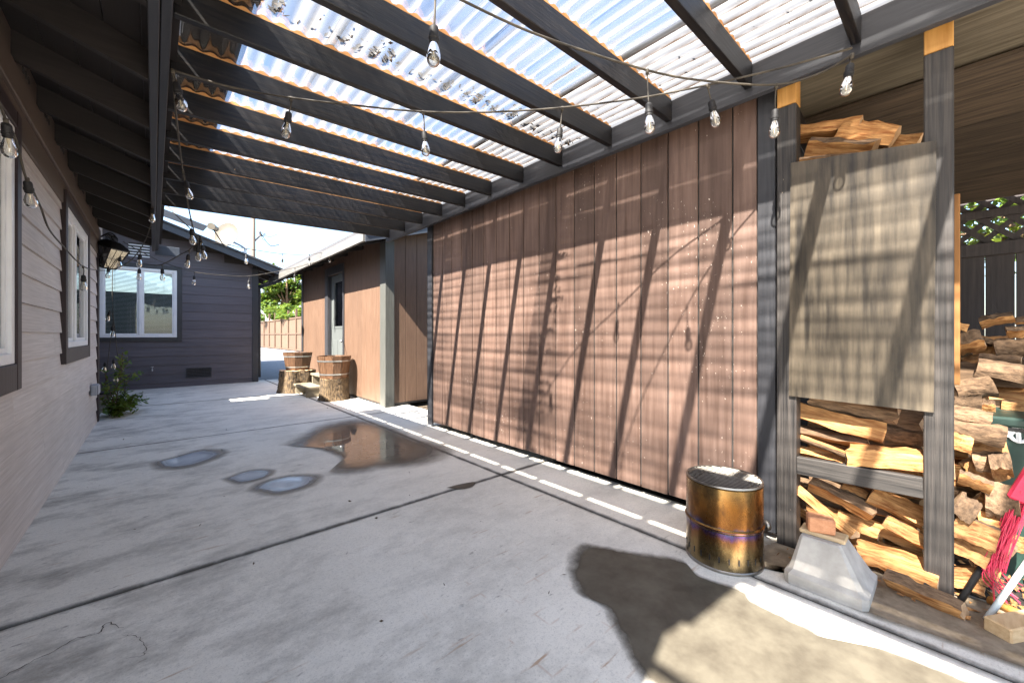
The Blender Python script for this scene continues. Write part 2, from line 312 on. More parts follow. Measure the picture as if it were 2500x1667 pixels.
bm = mth(nt, 'MULTIPLY', bk, ramp(nt, noise(nt, coords(nt, off=(2, 2, 0)), 7, 2), ((.54, 0.0), (.64, 1.0))))
dx = mth(nt, 'MULTIPLY', mth(nt, 'SUBTRACT', X_, 1.15), 2.0); dy = mth(nt, 'MULTIPLY', mth(nt, 'SUBTRACT', Y_, 1.15), 1.7)
rad = mth(nt, 'ADD', mth(nt, 'MULTIPLY', dx, dx), mth(nt, 'MULTIPLY', dy, dy))
bm = mth(nt, 'MULTIPLY', bm, ramp(nt, rad, ((.35, 1.0), (.9, 0.0)))); col = mix(nt, mth(nt, 'MULTIPLY', bm, .35), col, (.42, .25, .15))
ht = mth(nt, 'ADD', mth(nt, 'MULTIPLY', n3, .5), mth(nt, 'MULTIPLY', n4, .8))
p = nd(nt, 'BsdfPrincipled', {'Base Color': col, 'Roughness': mth(nt, 'ADD', mth(nt, 'MULTIPLY', n1, .25), .58), 'Specular IOR Level': .4, 'Normal': nd(nt, 'Bump', {'Height': ht, 'Strength': .45, 'Distance': .003}).outputs[0]})
nt.links.new(p.outputs[0], out.inputs[0])
def wetmat(name, cols, rough, lo, hi, ior=1.33, bump=0.0, ns=5):
    m, nt, out = newmat(name); e = nd(nt, 'Attribute', attribute_name='edge').outputs['Fac']
    n = noise(nt, coords(nt), 9, 6, .6); n2 = noise(nt, coords(nt), ns, 7, .65)
    f = ramp(nt, mth(nt, 'ADD', e, mth(nt, 'MULTIPLY', mth(nt, 'SUBTRACT', n, .5), .35)), ((lo, 0.0), (hi, 1.0)))
    col = mix(nt, ramp(nt, n2, ((.34, 0.0), (.66, 1.0))), cols[0], cols[1])
    rg = mth(nt, 'ADD', mth(nt, 'MULTIPLY', mth(nt, 'SUBTRACT', 1.0, f), .5), rough, True)
    p = nd(nt, 'BsdfPrincipled', {'Base Color': col, 'Roughness': rg, 'IOR': ior, 'Normal': nd(nt, 'Bump', {'Height': n2, 'Strength': bump, 'Distance': .002}).outputs[0]})
    s = nd(nt, 'MixShader', {0: f, 1: nd(nt, 'BsdfTransparent').outputs[0], 2: p.outputs[0]}); nt.links.new(s.outputs[0], out.inputs[0]); return m
pud_m = wetmat('puddle_water', ((.10, .088, .074), (.19, .168, .142)), .02, .04, .95, 1.6)
stain_m = wetmat('damp_concrete', ((.058, .050, .038), (.105, .094, .072)), .55, .03, .30, 1.4, .35, 7)
skypud_m = wetmat('sky_tinted_puddle', ((.42, .47, .53), (.60, .65, .70)), .06, .06, .95, 1.6)  # pale blue base colour stands in for sky reflected by the small puddles
fring_m = wetmat('damp_fringe_concrete', ((.17, .15, .125), (.24, .215, .185)), .5, .06, .95, 1.4, .25, 7)
crack_m = surf('crack_grime', (.016, .014, .012), (.045, .038, .031), (1, 1, 1), 40, .95, .2, .001, .3, 0)

# ================================================================== THE SETTING
rng = random.Random(7)
struct(MB().add([(-90, -60, -.06), (110, -60, -.06), (110, 140, -.06), (-90, 140, -.06)], [(0, 1, 2, 3)]).build('ground', dirt_m))
struct(MB().box(-.2, 9.5, 11.93, 62, -.058, -.008).build('driveway', drive_m))
patio = bpy.data.objects.new('patio', None); C.objects.link(patio); struct(patio)
XE, YE = (-.59, 2.13, 3.15), (-3.75, -.62, 2.5, 5.7, 8.8, 11.9)
for i in range(2):
    for j in range(5):
        x0, x1, y0, y1 = XE[i], XE[i+1], YE[j], YE[j+1]
        if i == 1 and j < 1: x1 = 2.75
        if i == 1 and j == 1: x1 = 2.70
        box('patio_slab', conc_m, patio, x0+.009, x1-.009, y0+.009, y1-.009, -.10, rng.uniform(-.0015, .0015), c=.003)
box('joint_filler', crack_m, patio, -.58, 3.1, -3.7, 11.85, -.09, -.009)
def ribbon(P, w0):
    P = catmull(P, 6); vs = []; fs = []
    for i, p in enumerate(P):
        t = (P[min(i+1, len(P)-1)] - P[max(i-1, 0)]).normalized(); sd = Vector((-t.y, t.x, 0)); wd = w0*rng.uniform(.3, 1.0)
        p = p + sd*rng.uniform(-.006, .006); vs += [p + sd*wd, p - sd*wd]
    for i in range(len(P)-1): fs.append((2*i, 2*i+1, 2*i+3, 2*i+2))
    return vs, fs
cr = MB()
cr.add(*ribbon([onz(x, y, .0035) for x, y in ((-10, 1662), (60, 1622), (130, 1588), (190, 1556), (240, 1545), (262, 1520), (300, 1532))], .0024))
cr.add(*ribbon([onz(x, y, .0035) for x, y in ((300, 1550), (340, 1556), (356, 1580), (345, 1600), (305, 1608))], .0014))
cr.build('concrete_crack', crack_m, patio)
def blot(name, pts, mat, rings=(1, .93, .84, .7, .45, .15), z=.004):
    P = catmull([Vector((*p[:2], 0)) for p in pts] + [Vector((*pts[0][:2], 0))], 4)[:-1]; n = len(P)
    c = sum(P, Vector())/n; b = MB(); ed = []
    for k, r in enumerate(rings):
        for p in P: q = c + (p - c)*r; b.v.append((q.x, q.y, z)); ed.append(min(1.0, (1 - r)*2.2))
    for k in range(len(rings)-1):
        for i in range(n): b.f.append((k*n+i, k*n+(i+1) % n, (k+1)*n+(i+1) % n, (k+1)*n+i)); b.m.append(0)
    b.f.append(tuple(range((len(rings)-1)*n, len(rings)*n))); b.m.append(0)
    A = sum(P[i].x*P[(i+1) % n].y - P[(i+1) % n].x*P[i].y for i in range(n))
    if A < 0: b.f = [tuple(reversed(f)) for f in b.f]
    o = b.build(name, mat, patio); at = o.data.attributes.new('edge', 'FLOAT', 'POINT'); at.data.foreach_set('value', ed)
    o['kind'] = 'structure'; return o
PB = [(1.0, 4.68), (1.25, 5.0), (1.60, 5.42), (2.08, 5.47), (2.22, 4.8), (2.2, 4.0), (2.26, 3.47), (2.06, 3.2), (1.78, 3.13), (1.6, 3.2), (1.43, 3.29), (1.27, 3.29), (1.12, 3.42), (1.11, 3.54), (1.27, 3.76), (1.28, 4.0), (1.2, 4.36), (1.08, 4.52)]
def grow(P, k):
    cx = sum(p[0] for p in P)/len(P); cy = sum(p[1] for p in P)/len(P); return [(cx+(p[0]-cx)*k, cy+(p[1]-cy)*k) for p in P]
blot('damp_fringe', grow(PB, 1.10), fring_m, z=.0032); blot('puddle', PB, pud_m, z=.0055)
blot('damp_fringe', grow([(.02, 4.83), (.06, 4.58), (.26, 4.48), (.5, 4.76), (.36, 5.03), (.17, 4.92)], 1.35), fring_m, z=.0032); blot('puddle', [(.02, 4.83), (.06, 4.58), (.26, 4.48), (.5, 4.76), (.36, 5.03), (.17, 4.92)], skypud_m, z=.0055)
blot('damp_fringe', grow([(.43, 3.9), (.5, 3.71), (.67, 3.72), (.74, 3.88), (.6, 4.0)], 1.35), fring_m, z=.0032); blot('puddle', [(.43, 3.9), (.5, 3.71), (.67, 3.72), (.74, 3.88), (.6, 4.0)], skypud_m, z=.0055)
blot('damp_fringe', grow([(.55, 3.49), (.68, 3.27), (.9, 3.31), (.98, 3.48), (.82, 3.63), (.64, 3.61)], 1.35), fring_m, z=.0032); blot('puddle', [(.55, 3.49), (.68, 3.27), (.9, 3.31), (.98, 3.48), (.82, 3.63), (.64, 3.61)], skypud_m, z=.0055)
blot('damp_patch', [(1.46, 1.24), (1.52, 1.31), (1.70, 1.40), (1.80, 1.36), (1.88, 1.19), (1.97, 1.05), (2.02, .94), (1.96, .85), (1.96, .74), (1.99, .63), (1.94, .58), (1.92, .43), (1.93, .36), (1.91, .31), (1.96, .22), (2.02, .05), (2.0, -.5), (1.5, -.6), (1.0, -.4), (1.08, .2), (1.18, .66), (1.25, .79), (1.30, .87), (1.35, .94), (1.40, 1.03), (1.39, 1.13)], stain_m)
dirt_st = wetmat('dirty_concrete', ((.13, .098, .065), (.30, .245, .18)), .7, .02, .5, 1.4, .4, 11)
blot('dirt_film', [(2.20, .70), (2.3, .62), (2.17, .3), (2.2, -.1), (2.25, -.6), (2.68, -.6), (2.68, .2), (2.67, .62), (2.5, .78)], dirt_st, z=.0035)
blot('damp_patch', [(1.63, 2.56), (1.70, 2.46), (1.80, 2.44), (1.87, 2.51), (1.75, 2.55)], stain_m)

# ================================================================== HOUSES (lap siding, windows)
def maps(axis, plane):
    if axis == 'x': return lambda u, d, z: Vector((plane + d, u, z))
    return lambda u, d, z: Vector((u, plane - d, z))
def mbox(b, T, u0, u1, d0, d1, z0, z1, c=0.0, mi=0):
    p, q = T(u0, d0, z0), T(u1, d1, z1); return b.box(p.x, q.x, p.y, q.y, p.z, q.z, c, mi)
def subtract(r, holes):
    out = [r]
    for (a0, a1, b0, b1) in holes:
        nx = []
        for (u0, u1, z0, z1) in out:
            if a1 <= u0 or a0 >= u1 or b1 <= z0 or b0 >= z1: nx.append((u0, u1, z0, z1)); continue
            if u0 < a0: nx.append((u0, a0, z0, z1))
            if a1 < u1: nx.append((a1, u1, z0, z1))
            m0, m1 = max(u0, a0), min(u1, a1)
            if z0 < b0: nx.append((m0, m1, z0, b0))
            if b1 < z1: nx.append((m0, m1, b1, z1))
        out = nx
    return out
def siding(parent, T, u0, u1, z0, z1, expo, holes, mat, cut=None, breaks=None):
    k = 0; z = z0
    while z < z1 - .01:
        zt = min(z + expo, z1); segs = [(u0, u1)]
        if breaks:
            br = breaks[k % len(breaks)]
            if u0 < br < u1: segs = [(u0, br - .0012), (br + .0012, u1)]
        for a, b in segs:
            if cut: b = min(b, cut(zt))
            if b - a < .05: continue
            for (q0, q1, y0, y1) in subtract((a, b, z, zt), holes):
                if q1 - q0 < .02 or y1 - y0 < .012: continue
                f0 = (y0 - z)/expo; f1 = (y1 - z)/expo; d0 = .020 - .013*f0; d1 = .020 - .013*f1
                vs = [T(q0, 0, y0+.001), T(q1, 0, y0+.001), T(q1, d0, y0+.001), T(q0, d0, y0+.001), T(q0, 0, y1), T(q1, 0, y1), T(q1, d1, y1), T(q0, d1, y1)]
                m = MB().add(vs, [(0, 1, 2, 3), (4, 7, 6, 5), (0, 4, 5, 1), (3, 2, 6, 7), (0, 3, 7, 4), (1, 5, 6, 2)])
                if T(0, 0, 0).y == 0: m.f = [tuple(reversed(f)) for f in m.f]
                m.build('siding_board', mat, parent)
        z = zt; k += 1
def window(parent, T, u0, u1, z0, z1, mull, trim, trimmat, mullshift=1, blind=True, botw=None):
    b = MB(); fw = .055
    mbox(b, T, u0, u0+fw, -.03, .034, z0, z1, .004); mbox(b, T, u1-fw, u1, -.03, .034, z0, z1, .004)
    mbox(b, T, u0+fw, u1-fw, -.03, .033, z0, z0+fw, .004); mbox(b, T, u0+fw, u1-fw, -.03, .033, z1-fw, z1, .004)
    mbox(b, T, mull-.03, mull+.03, -.02, .026, z0+fw, z1-fw, .004)
    wdw = b.build('window', white_m, parent)
    s = MB()
    for a0, a1, d in ((u0+fw, mull-.03, .006), (mull+.03, u1-fw, .016)):
        for q in ((a0, a0+.028, z0+fw, z1-fw), (a1-.028, a1, z0+fw, z1-fw), (a0+.028, a1-.028, z0+fw, z0+fw+.03), (a0+.028, a1-.028, z1-fw-.03, z1-fw)):
            mbox(s, T, q[0], q[1], d-.018, d, q[2], q[3], .002)
    s.build('sash', white_m, wdw)
    for a0, a1, d in ((u0+fw+.028, mull-.058, -.006), (mull+.058, u1-fw-.028, .004)):
        mbox(MB(), T, a0, a1, d-.003, d, z0+fw+.03, z1-fw-.03).build('pane', pane_m, wdw)
    if blind:
        bl = MB(); z = z0 + .07
        while z < z1 - .06:
            p = [T(u0+.06, -.040, z), T(u1-.06, -.040, z), T(u1-.06, -.062, z+.017), T(u0+.06, -.062, z+.017)]
            bl.add(p, [(0, 1, 2, 3)]); z += .027
        for q in (.18, .5, .82): mbox(bl, T, u0+(u1-u0)*q-.002, u0+(u1-u0)*q+.002, -.054, -.051, z0+.06, z1-.06)
        bl.build('blind', curt_m, wdw)
    t = MB(); bw = botw or trim
    mbox(t, T, u0-trim, u0-.001, -.01, .044, z0-bw, z1+trim, .003); mbox(t, T, u1+.001, u1+trim, -.01, .044, z0-bw, z1+trim, .003)
    mbox(t, T, u0-.001, u1+.001, -.01, .042, z0-bw, z0-.001, .003); mbox(t, T, u0-.001, u1+.001, -.01, .042, z1+.001, z1+trim, .003)
    t.build('casing', trimmat, wdw); return wdw

# ---- house along the left
LW = -.575
house = thing('house', 'long low house with taupe lap siding, white sliding windows and dark open eave rafters', 'house', (-2.6, 3.9, -.05))
TL = maps('x', LW); W1 = (1.35, 3.30, 1.0, 2.24); W2 = (4.97, 6.44, 1.04, 2.25)
holes = [(W1[0], W1[1], W1[2], W1[3]), (W2[0], W2[1], W2[2], W2[3])]
siding(house, TL, .30, 7.62, -.008, 2.23, .168, holes, sidL_m, breaks=(5.0, 2.2, 4.2, 6.9, 3.4, 1.5, 4.6, 2.9))
b = MB()
for (u0, u1, z0, z1) in subtract((.25, 7.70, -.05, 2.9), holes): mbox(b, TL, u0, u1, -.12, -.001, z0, z1)
b.box(-4.9, LW-.12, .25, .37, -.05, 2.9).box(-4.9, LW-.12, 7.58, 7.70, -.05, 2.9).box(-5.0, -4.88, .25, 7.7, -.05, 2.9)
b.box(-4.88, LW-.12, .37, 7.58, .0, .05)
b.build('wall', dark_m, house)
window(house, TL, *W1, 2.25, .088, plum_m, botw=.14); window(house, TL, *W2, 5.62, .095, plum_m, botw=.13)
box('skirt_board', plum_m, house, LW-.02, LW+.010, .3, 7.6, -.05, -.010, c=.002)
b = MB(); mbox(b, TL, 7.605, 7.735, -.02, .032, -.02, 2.44, .004); mbox(b, TL, 7.703, 7.735, -.16, -.02, -.02, 2.44, .003); b.build('corner_trim', plum_m, house)
b = MB(); mbox(b, TL, .3, 7.735, 0, .028, 2.232, 2.40, .004); b.build('frieze_board', frie_m, house)
b = MB(); mbox(b, TL, .3, 7.735, .001, .045, 2.402, 2.56, .004); b.build('frieze_board', frie_m, house)
SL = .34
def zr(x): return 2.54 - SL*x                    # underside of the roof deck
for k in range(-5, 9):                           # open rafter tails
    y = 3.26 + .61*k
    if y < .2 or y > 7.9: continue
    P = [(-.78, y-.02, zr(-.78)-.15), (-.02, y-.02, zr(-.02)-.15), (-.02, y-.02, zr(-.02)-.003), (-.78, y-.02, zr(-.78)-.003)]
    MB().poly(P, (0, .04, 0)).build('rafter_tail', eave_m, house)
    if y + .61 < 7.9:
        box('vent_block', frie_m, house, LW+.002, LW+.03, y+.022, y+.588, 2.561, 2.72)
        v3 = MB()
        for q in (.24, .305, .37): v3.tube([(LW+.030, y+q, 2.64), (LW+.0325, y+q, 2.64)], .022, 10)
        v3.build('vent_hole', dark_m, house)
b = MB()
for i in range(7):                               # roof deck boards over the eave
    x0, x1 = -.82 + i*.13, -.82 + i*.13 + .126
    b.poly([(x0, .12, zr(x0)), (x1, .12, zr(x1)), (x1, .12, zr(x1)+.02), (x0, .12, zr(x0)+.02)], (0, 7.88, 0))
b.build('deck_boards', deck_m, house)
b = MB()
P = [(-.84, .12, zr(-.84)), (-.84, .12, zr(-.84)+.07), (.075, .12, zr(.075)+.07), (.075, .12, zr(.075)+.022), (-.80, .12, zr(-.80)+.022)]
b.poly([(p[0], p[1]+.07, p[2]) for p in P], (0, 7.83, 0))
P = [(-.84, .12, zr(-.84)), (-5.3, .12, zr(-2.8)-.05), (-5.3, .12, zr(-2.8)+.03), (-2.8, .12, zr(-2.8)+.9*0+.06), (-.84, .12, zr(-.84)+.07)]
P = [(-.841, .12, zr(-.841)), (-2.8, .12, zr(-2.8)), (-5.3, .12, zr(-2.8)-.85), (-5.3, .12, zr(-2.8)-.78), (-2.8, .12, zr(-2.8)+.07), (-.841, .12, zr(-.841)+.07)]
b.poly([(p[0], p[1]+.07, p[2]) for p in P], (0, 7.56, 0)); b.build('roof', roof_m, house)
for gy in (.27, 7.59): MB().poly([(-.8, gy, 2.5), (-2.8, gy, zr(-2.8)-.01), (-4.9, gy, 2.65), (-4.9, gy, 2.5)], (0, .1, 0)).build('gable', sidL_m, house)
MB().box(-.018, .018, .10, 8.02, 2.40, 2.558, .003).build('fascia', fasc_m, house)
MB().box(.021, .057, .10, 8.03, 2.43, 2.60, .003).build('fascia', fasc_m, house)
MB().box(.018, .058, -1.85, .098, 2.40, 2.62, .003).build('fascia', fasc_m, house)  # unseen fascia run, extended past the roof end to shade the concrete
MB().box(.021, .30, 8.031, 8.07, 2.36, 2.50, .003).build('fascia_end', fascx_m, house)
MB().bar((-1.275, -1.6, 3.02), (-1.275, .9, 3.02), .03, .03).build('shadow_bar', eave_m, house)  # unseen bar added to throw the narrow dark strip onto the patio
# unseen roof and wall added for shade; the open well passes a sun patch
conn = thing('shade_roof', 'unseen flat roof added between the houses to shade the rear patio', 'roof', (-2.4, 9.5, 2.56))
b = MB(); b.box(-4.9, -.72, 8.17, 11.45, 2.56, 2.64).box(-4.9, -1.23, 7.76, 8.168, 2.56, 2.64); b.build('shade_slab', roof_m, conn)
box('sun_block_wall', sidL_m, conn, -1.4, -.76, 8.2, 11.40, 2.642, 3.75)
box('wall', sidL_m, conn, -4.9, -4.8, 7.72, 11.4, -.05, 2.558)

# ---- rear wing facing the camera
BW = 11.55
wing = thing('house', 'rear house wing with grey plum lap siding, gable roof and white slider with blinds', 'house', (-.5, 13.5, -.05))
TB = maps('y', BW); W3 = (-.81, .387, 1.10, 2.575)
def rk(x): return 2.69 + .345*(2.30 - x)         # underside of rake
siding(wing, TB, -2.9, 1.83, .10, 3.95, .197, [W3, (.56, .98, .21, .39), (-.39, -.06, 2.79, 3.09)], sidB_m, cut=lambda z: min(1.83, 2.30 - (z - 2.69)/.345))
b = MB()
for (u0, u1, z0, z1) in subtract((-3.0, 1.88, -.05, 2.75), [W3]): mbox(b, TB, u0, u1, -.12, -.001, z0, z1)
b.poly([(-3.0, BW+.001, 2.75), (1.88, BW+.001, 2.75), (1.88, BW+.001, rk(1.88)+.02), (-1.6, BW+.001, rk(-1.6)+.02), (-3.0, BW+.001, rk(-1.6)-.45)], (0, .12, 0))
b.box(1.76, 1.88, BW+.12, 20, -.05, 2.75).box(-3.0, -2.88, BW+.12, 20, -.05, 2.75).box(-3, 1.88, 19.9, 20, -.05, 2.7).box(-2.88, 1.76, BW+.12, 19.9, 0, .04)
b.build('wall', dark_m, wing)
siding(wing, maps('x', 1.88), BW+.05, 20, .1, 2.75, .197, [], sidB_m)
window(wing, TB, *W3, -.205, .085, black_m)
b = MB(); mbox(b, TB, 1.80, 1.93, 0, .03, -.02, 2.80, .003); b.build('corner_trim', fasc_m, wing)
b = MB(); b.box(1.90, 1.93, BW+.0, BW+.12, -.02, 2.78, .003); b.build('corner_trim', fasc_m, wing)
b = MB(); mbox(b, TB, -2.9, 1.80, 0, .012, -.02, .099, .002); b.build('skirt_board', sidB_m, wing)
v = MB(); mbox(v, TB, .54, 1.0, 0, .035, .19, .21, .002); mbox(v, TB, .54, 1.0, 0, .035, .39, .41, .002); mbox(v, TB, .54, .56, 0, .035, .21, .39, .002); mbox(v, TB, .98, 1.0, 0, .035, .21, .39, .002)
v = v.build('crawl_vent', fasc_m, wing); g = MB()
for i in range(5): mbox(g, TB, .56, .98, .002, .022, .222+i*.034, .236+i*.034)
g.build('vent_slat', fasc_m, v); g = MB(); mbox(g, TB, .56, .98, -.001, .001, .21, .39); g.build('vent_screen', dark_m, v)
v = MB(); mbox(v, TB, -.45, -.39, 0, .03, 2.72, 3.15, .002); mbox(v, TB, -.06, .0, 0, .03, 2.72, 3.15, .002); mbox(v, TB, -.39, -.06, 0, .03, 3.09, 3.15, .002); mbox(v, TB, -.39, -.06, 0, .03, 2.72, 2.79, .002)
v = v.build('gable_vent', sidB_m, wing)
for i in range(5):
    z = 2.80 + i*.058; p = [TB(-.39, .024, z), TB(-.06, .024, z), TB(-.06, .004, z+.03), TB(-.39, .004, z+.03)]
    MB().poly(p, (0, .006, .004)).build('louver', white_m, v)
g = MB(); mbox(g, TB, -.39, -.06, -.001, .001, 2.79, 3.09); g.build('vent_screen', dark_m, v)
y0 = 11.0
def rakeboard(xa, xb, dz0, dz1, ya, yb):
    return MB().poly([(xa, ya, rk(xa)+dz0), (xb, ya, rk(xb)+dz0), (xb, ya, rk(xb)+dz1), (xa, ya, rk(xa)+dz1)], (0, yb-ya, 0))
rakeboard(-1.6, 2.36, -.085, .055, 10.97, 11.01).build('rake_board', fascx_m, wing)
rakeboard(-1.6, 2.40, .056, .078, 10.93, 11.012).build('drip_edge', fasc_m, wing)
b = MB()
for i in range(14):
    xa = -1.0 + i*.24; b.poly([(xa, 11.012, rk(xa)+.03), (xa+.235, 11.012, rk(xa+.235)+.03), (xa+.235, 11.012, rk(xa+.235)+.05), (xa, 11.012, rk(xa)+.05)], (0, 8.9, 0))
b.build('deck_boards', deck_m, wing)
b = MB(); b.poly([(-1.6, 10.93, rk(-1.6)+.08), (2.42, 10.93, rk(2.42)+.08), (2.42, 10.93, rk(2.42)+.095), (-1.6, 10.93, rk(-1.6)+.10), (-5.3, 10.93, rk(-1.6)-1.0), (-5.3, 10.93, rk(-1.6)-1.06)], (0, 9.3, 0)); b.build('roof', roof_m, wing)
for k in range(9):
    y = 11.45 + k*.9; xa, xb = 1.88, 2.34
    MB().poly([(xa, y, rk(xa)-.08), (xb, y, rk(xb)-.08), (xb, y, rk(xb)+.028), (xa, y, rk(xa)+.028)], (0, .045, 0)).build('rafter_tail', eave_m, wing)
g = MB(); prof = []
P = [(2.365 + .055*math.cos(a) + .055, 0, 2.655 + .055*math.sin(a)) for a in [math.pi + k*math.pi/8 for k in range(9)]]
P2 = [(2.365 + .05*math.cos(a) + .055, 0, 2.659 + .05*math.sin(a)) for a in [math.pi + k*math.pi/8 for k in range(9)]]
g.poly([Vector(p) + Vector((0, 11.05, 0)) for p in P + P2[::-1]], (0, 8.6, 0)); g.build('gutter', fasc_m, wing)
MB().tube(catmull([(2.42, 11.12, 2.66), (2.42, 11.12, 2.58), (2.30, 11.3, 2.48), (1.99, 11.6, 2.34), (1.97, 11.63, 2.2), (1.97, 11.63, .1)], 5), .032, 8).build('downspout', fasc_m, wing, True)
MB().poly([(-1.6, 10.86, 4.27), (.88, 10.86, 3.52), (.80, 10.86, 3.40), (-1.6, 10.86, 4.10)], (0, .04, 0)).build('upper_fascia', fascx_m, wing)
hb = thing('hose_bib', 'small metal hose tap low on the grey plum siding', 'tap', (-.02, 11.53, .42))
MB().tube([(-.02, 11.53, .42), (-.02, 11.45, .42), (-.02, 11.43, .38)], .014, 8).build('spout', metal_m, hb, True)
MB().tube([(-.02, 11.46, .43), (-.02, 11.46, .47)], .006, 6).tube([(-.045, 11.46, .47), (.005, 11.46, .47)], .008, 6).build('tap_handle', metal_m, hb, True)

# ---- brown shed further along the right
SX, SY = 2.75, 6.05
shed = thing('shed', 'tan brown plank shed with grey corner boards and dark half-glass door', 'shed', (3.9, 8.5, -.03))
b = MB(); b.box(SX+.012, SX+.1, SY+.012, 7.96, .02, 2.74).box(SX+.012, SX+.1, 8.85, 10.84, .02, 2.74).box(SX+.012, SX+.1, 7.96, 8.85, 2.40, 2.74)
b.box(SX+.1, 5.2, SY+.012, SY+.1, .02, 2.72).box(SX+.1, 5.2, 10.76, 10.84, .02, 2.72).box(5.1, 5.2, SY+.1, 10.76, .02, 2.7)
b.build('wall', dark_m, shed)
y = 6.235
while y < 10.72:
    y1 = min(y + .2032, 10.745)
    for (a, c_, z0, z1) in subtract((y, y1, .045, 2.73), [(7.965, 8.845, -.1, 2.38)]):
        if c_ - a > .02: box('plank', shed_m, shed, SX, SX+.0115, a+.003, c_-.003, z0, z1, c=.003)
    y = y1
x = 2.885
while x < 5.1:
    box('plank', shed_m, shed, x+.003, min(x+.2032, 5.2)-.003, SY, SY+.0115, .055, min(2.56 + .30*(x - 2.3) + .05, 3.0), c=.003); x += .2032
b = MB(); b.box(SX-.022, SX-.001, 6.04, 6.232, .0, 2.66, .003).box(SX-.022, 2.88, SY-.024, SY-.001, .0, 2.66, .003); b.build('corner_trim', surf('grey_green_trim', (.055, .057, .052), (.085, .087, .08), GZ, 2.4, .5, .2, .002, .15, .05), shed)
box('corner_trim', black_m, shed, SX-.02, SX-.001, 10.75, 10.86, 0, 2.66, c=.003)
b = MB(); b.box(SX-.022, SX-.001, 8.85, 9.03, .03, 2.55, .003).box(SX-.022, SX-.001, 7.90, 7.96, .03, 2.55, .003).box(SX-.022, SX-.001, 7.96, 8.85, 2.39, 2.55, .003).box(SX, SX+.1, 8.83, 8.85, .03, 2.39).box(SX, SX+.1, 7.96, 7.98, .03, 2.39); b.build('door_frame', black_m, shed)
dgrey = surf('grey_door_paint', (.085, .095, .095), (.11, .12, .118), GZ, 2.4, .45, .1, .002, .1, .05)
b = MB()
for (a, c_, z0, z1) in subtract((7.985, 8.825, .06, 2.38), [(8.14, 8.67, 1.33, 2.24)]): b.box(SX+.055, SX+.09, a, c_, z0, z1)
door = b.build('door', dgrey, shed)
b = MB(); b.box(SX+.047, SX+.056, 8.10, 8.14, 1.29, 2.28, .003).box(SX+.047, SX+.056, 8.67, 8.71, 1.29, 2.28, .003).box(SX+.047, SX+.056, 8.14, 8.67, 1.29, 1.33, .003).box(SX+.047, SX+.056, 8.14, 8.67, 2.24, 2.28, .003); b.build('glazing_bead', dgrey, door)
box('pane', pane_m, door, SX+.066, SX+.07, 8.14, 8.67, 1.33, 2.24)
for a in (8.12, 8.45):
    for q in ((.25, .62), (.70, 1.05)): box('door_panel', dgrey, door, SX+.048, SX+.056, a, a+.24, *q, c=.006)
b = MB(); b.tube([(SX+.055, 8.07, 1.03), (SX+.0, 8.07, 1.03)], .012, 8).lathe([(0, -.03), (.022, -.022), (.028, 0), (.022, .022), (0, .03)], (SX-.005, 8.07, 1.03), 10); b.build('handle', metal_m, door, True)
def zs(x): return 2.56 + .30*(x - 2.3)
b = MB(); b.poly([(2.27, 5.72, zs(2.27)+.10), (3.9, 5.72, zs(3.9)+.10), (5.6, 5.72, zs(3.9)-.4), (5.6, 5.72, zs(3.9)-.33), (3.9, 5.72, zs(3.9)+.16), (2.27, 5.72, zs(2.27)+.16)], (0, 6.4, 0)); b.build('roof', roof_m, shed)
b = MB()
for i in range(6):
    xa = 2.30 + i*.125; b.poly([(xa, 5.78, zs(xa)+.075), (xa+.121, 5.78, zs(xa+.121)+.075), (xa+.121, 5.78, zs(xa+.121)+.098), (xa, 5.78, zs(xa)+.098)], (0, 6.28, 0))
b.build('deck_boards', deck_m, shed)
gal = surf('grey_gutter_paint', (.10, .097, .093), (.17, .165, .155), GY, 2.4, .5, .2, .002, .3, .05)
MB().box(2.262, 2.30, 5.76, 11.7, 2.515, 2.655, .004).build('fascia', gal, shed)
MB().box(2.255, 2.30, 11.702, 12.05, 2.505, 2.65, .004).build('fascia', gal, shed)
MB().poly([(2.30, 5.74, zs(2.30)-.045), (4.2, 5.74, zs(4.2)-.045), (4.2, 5.74, zs(4.2)+.095), (2.30, 5.74, zs(2.30)+.095)], (0, .035, 0)).build('rake_board', fascx_m, shed)
for k in range(8):
    y = 6.2 + k*.75; MB().poly([(2.305, y, zs(2.305)-.04), (2.74, y, zs(2.74)-.04), (2.74, y, zs(2.74)+.07), (2.305, y, zs(2.305)+.07)], (0, .04, 0)).build('rafter_tail', eave_m, shed)

# ---- big plank wall of the storage shed beside the patio
RX = 2.60
store = thing('storage_shed', 'storage shed with long reddish brown grooved plank wall raised above the concrete', 'shed', (3.4, 2.6, -.03))
b = MB(); b.box(RX+.011, RX+.09, .665, 4.45, .075, 2.62).box(RX+.09, 4.3, .665, .72, .075, 2.62).box(RX+.09, 4.3, 4.38, 4.45, .075, 2.62).box(4.25, 4.3, .72, 4.38, .075, 2.62); b.build('wall', dark_m, store)
b = MB()
for y in (.9, 2.5, 4.2): b.box(RX+.10, 4.2, y-.06, y+.06, -.05, .075)
b.build('skid', dark_m, store)
ys = [.762] + [.897 + .2032*k for k in range(18)]; ys = [q for q in ys if q < 4.33] + [4.362]
for a, c_ in zip(ys, ys[1:]):
    zb = .066 + rng.uniform(-.004, .004); box('plank', t111_m, store, RX, RX+.0105, a+.0048, c_-.0048, zb, 2.60, c=.003)
box('corner_trim', black_m, store, RX-.018, RX+.012, .668, .757, .04, 2.60, c=.003)
b = MB(); b.box(RX-.02, RX+.012, 4.366, 4.47, .03, 2.60, .003).box(RX+.012, RX+.12, 4.452, 4.47, .03, 2.60, .003); b.build('corner_trim', black_m, store)
b = MB(); b.poly([(2.62, .69, 2.655), (4.4, .69, 2.64), (4.4, .69, 2.69), (2.62, .69, 2.705)], (0, 3.9, 0)); b.build('roof', roof_m, store)

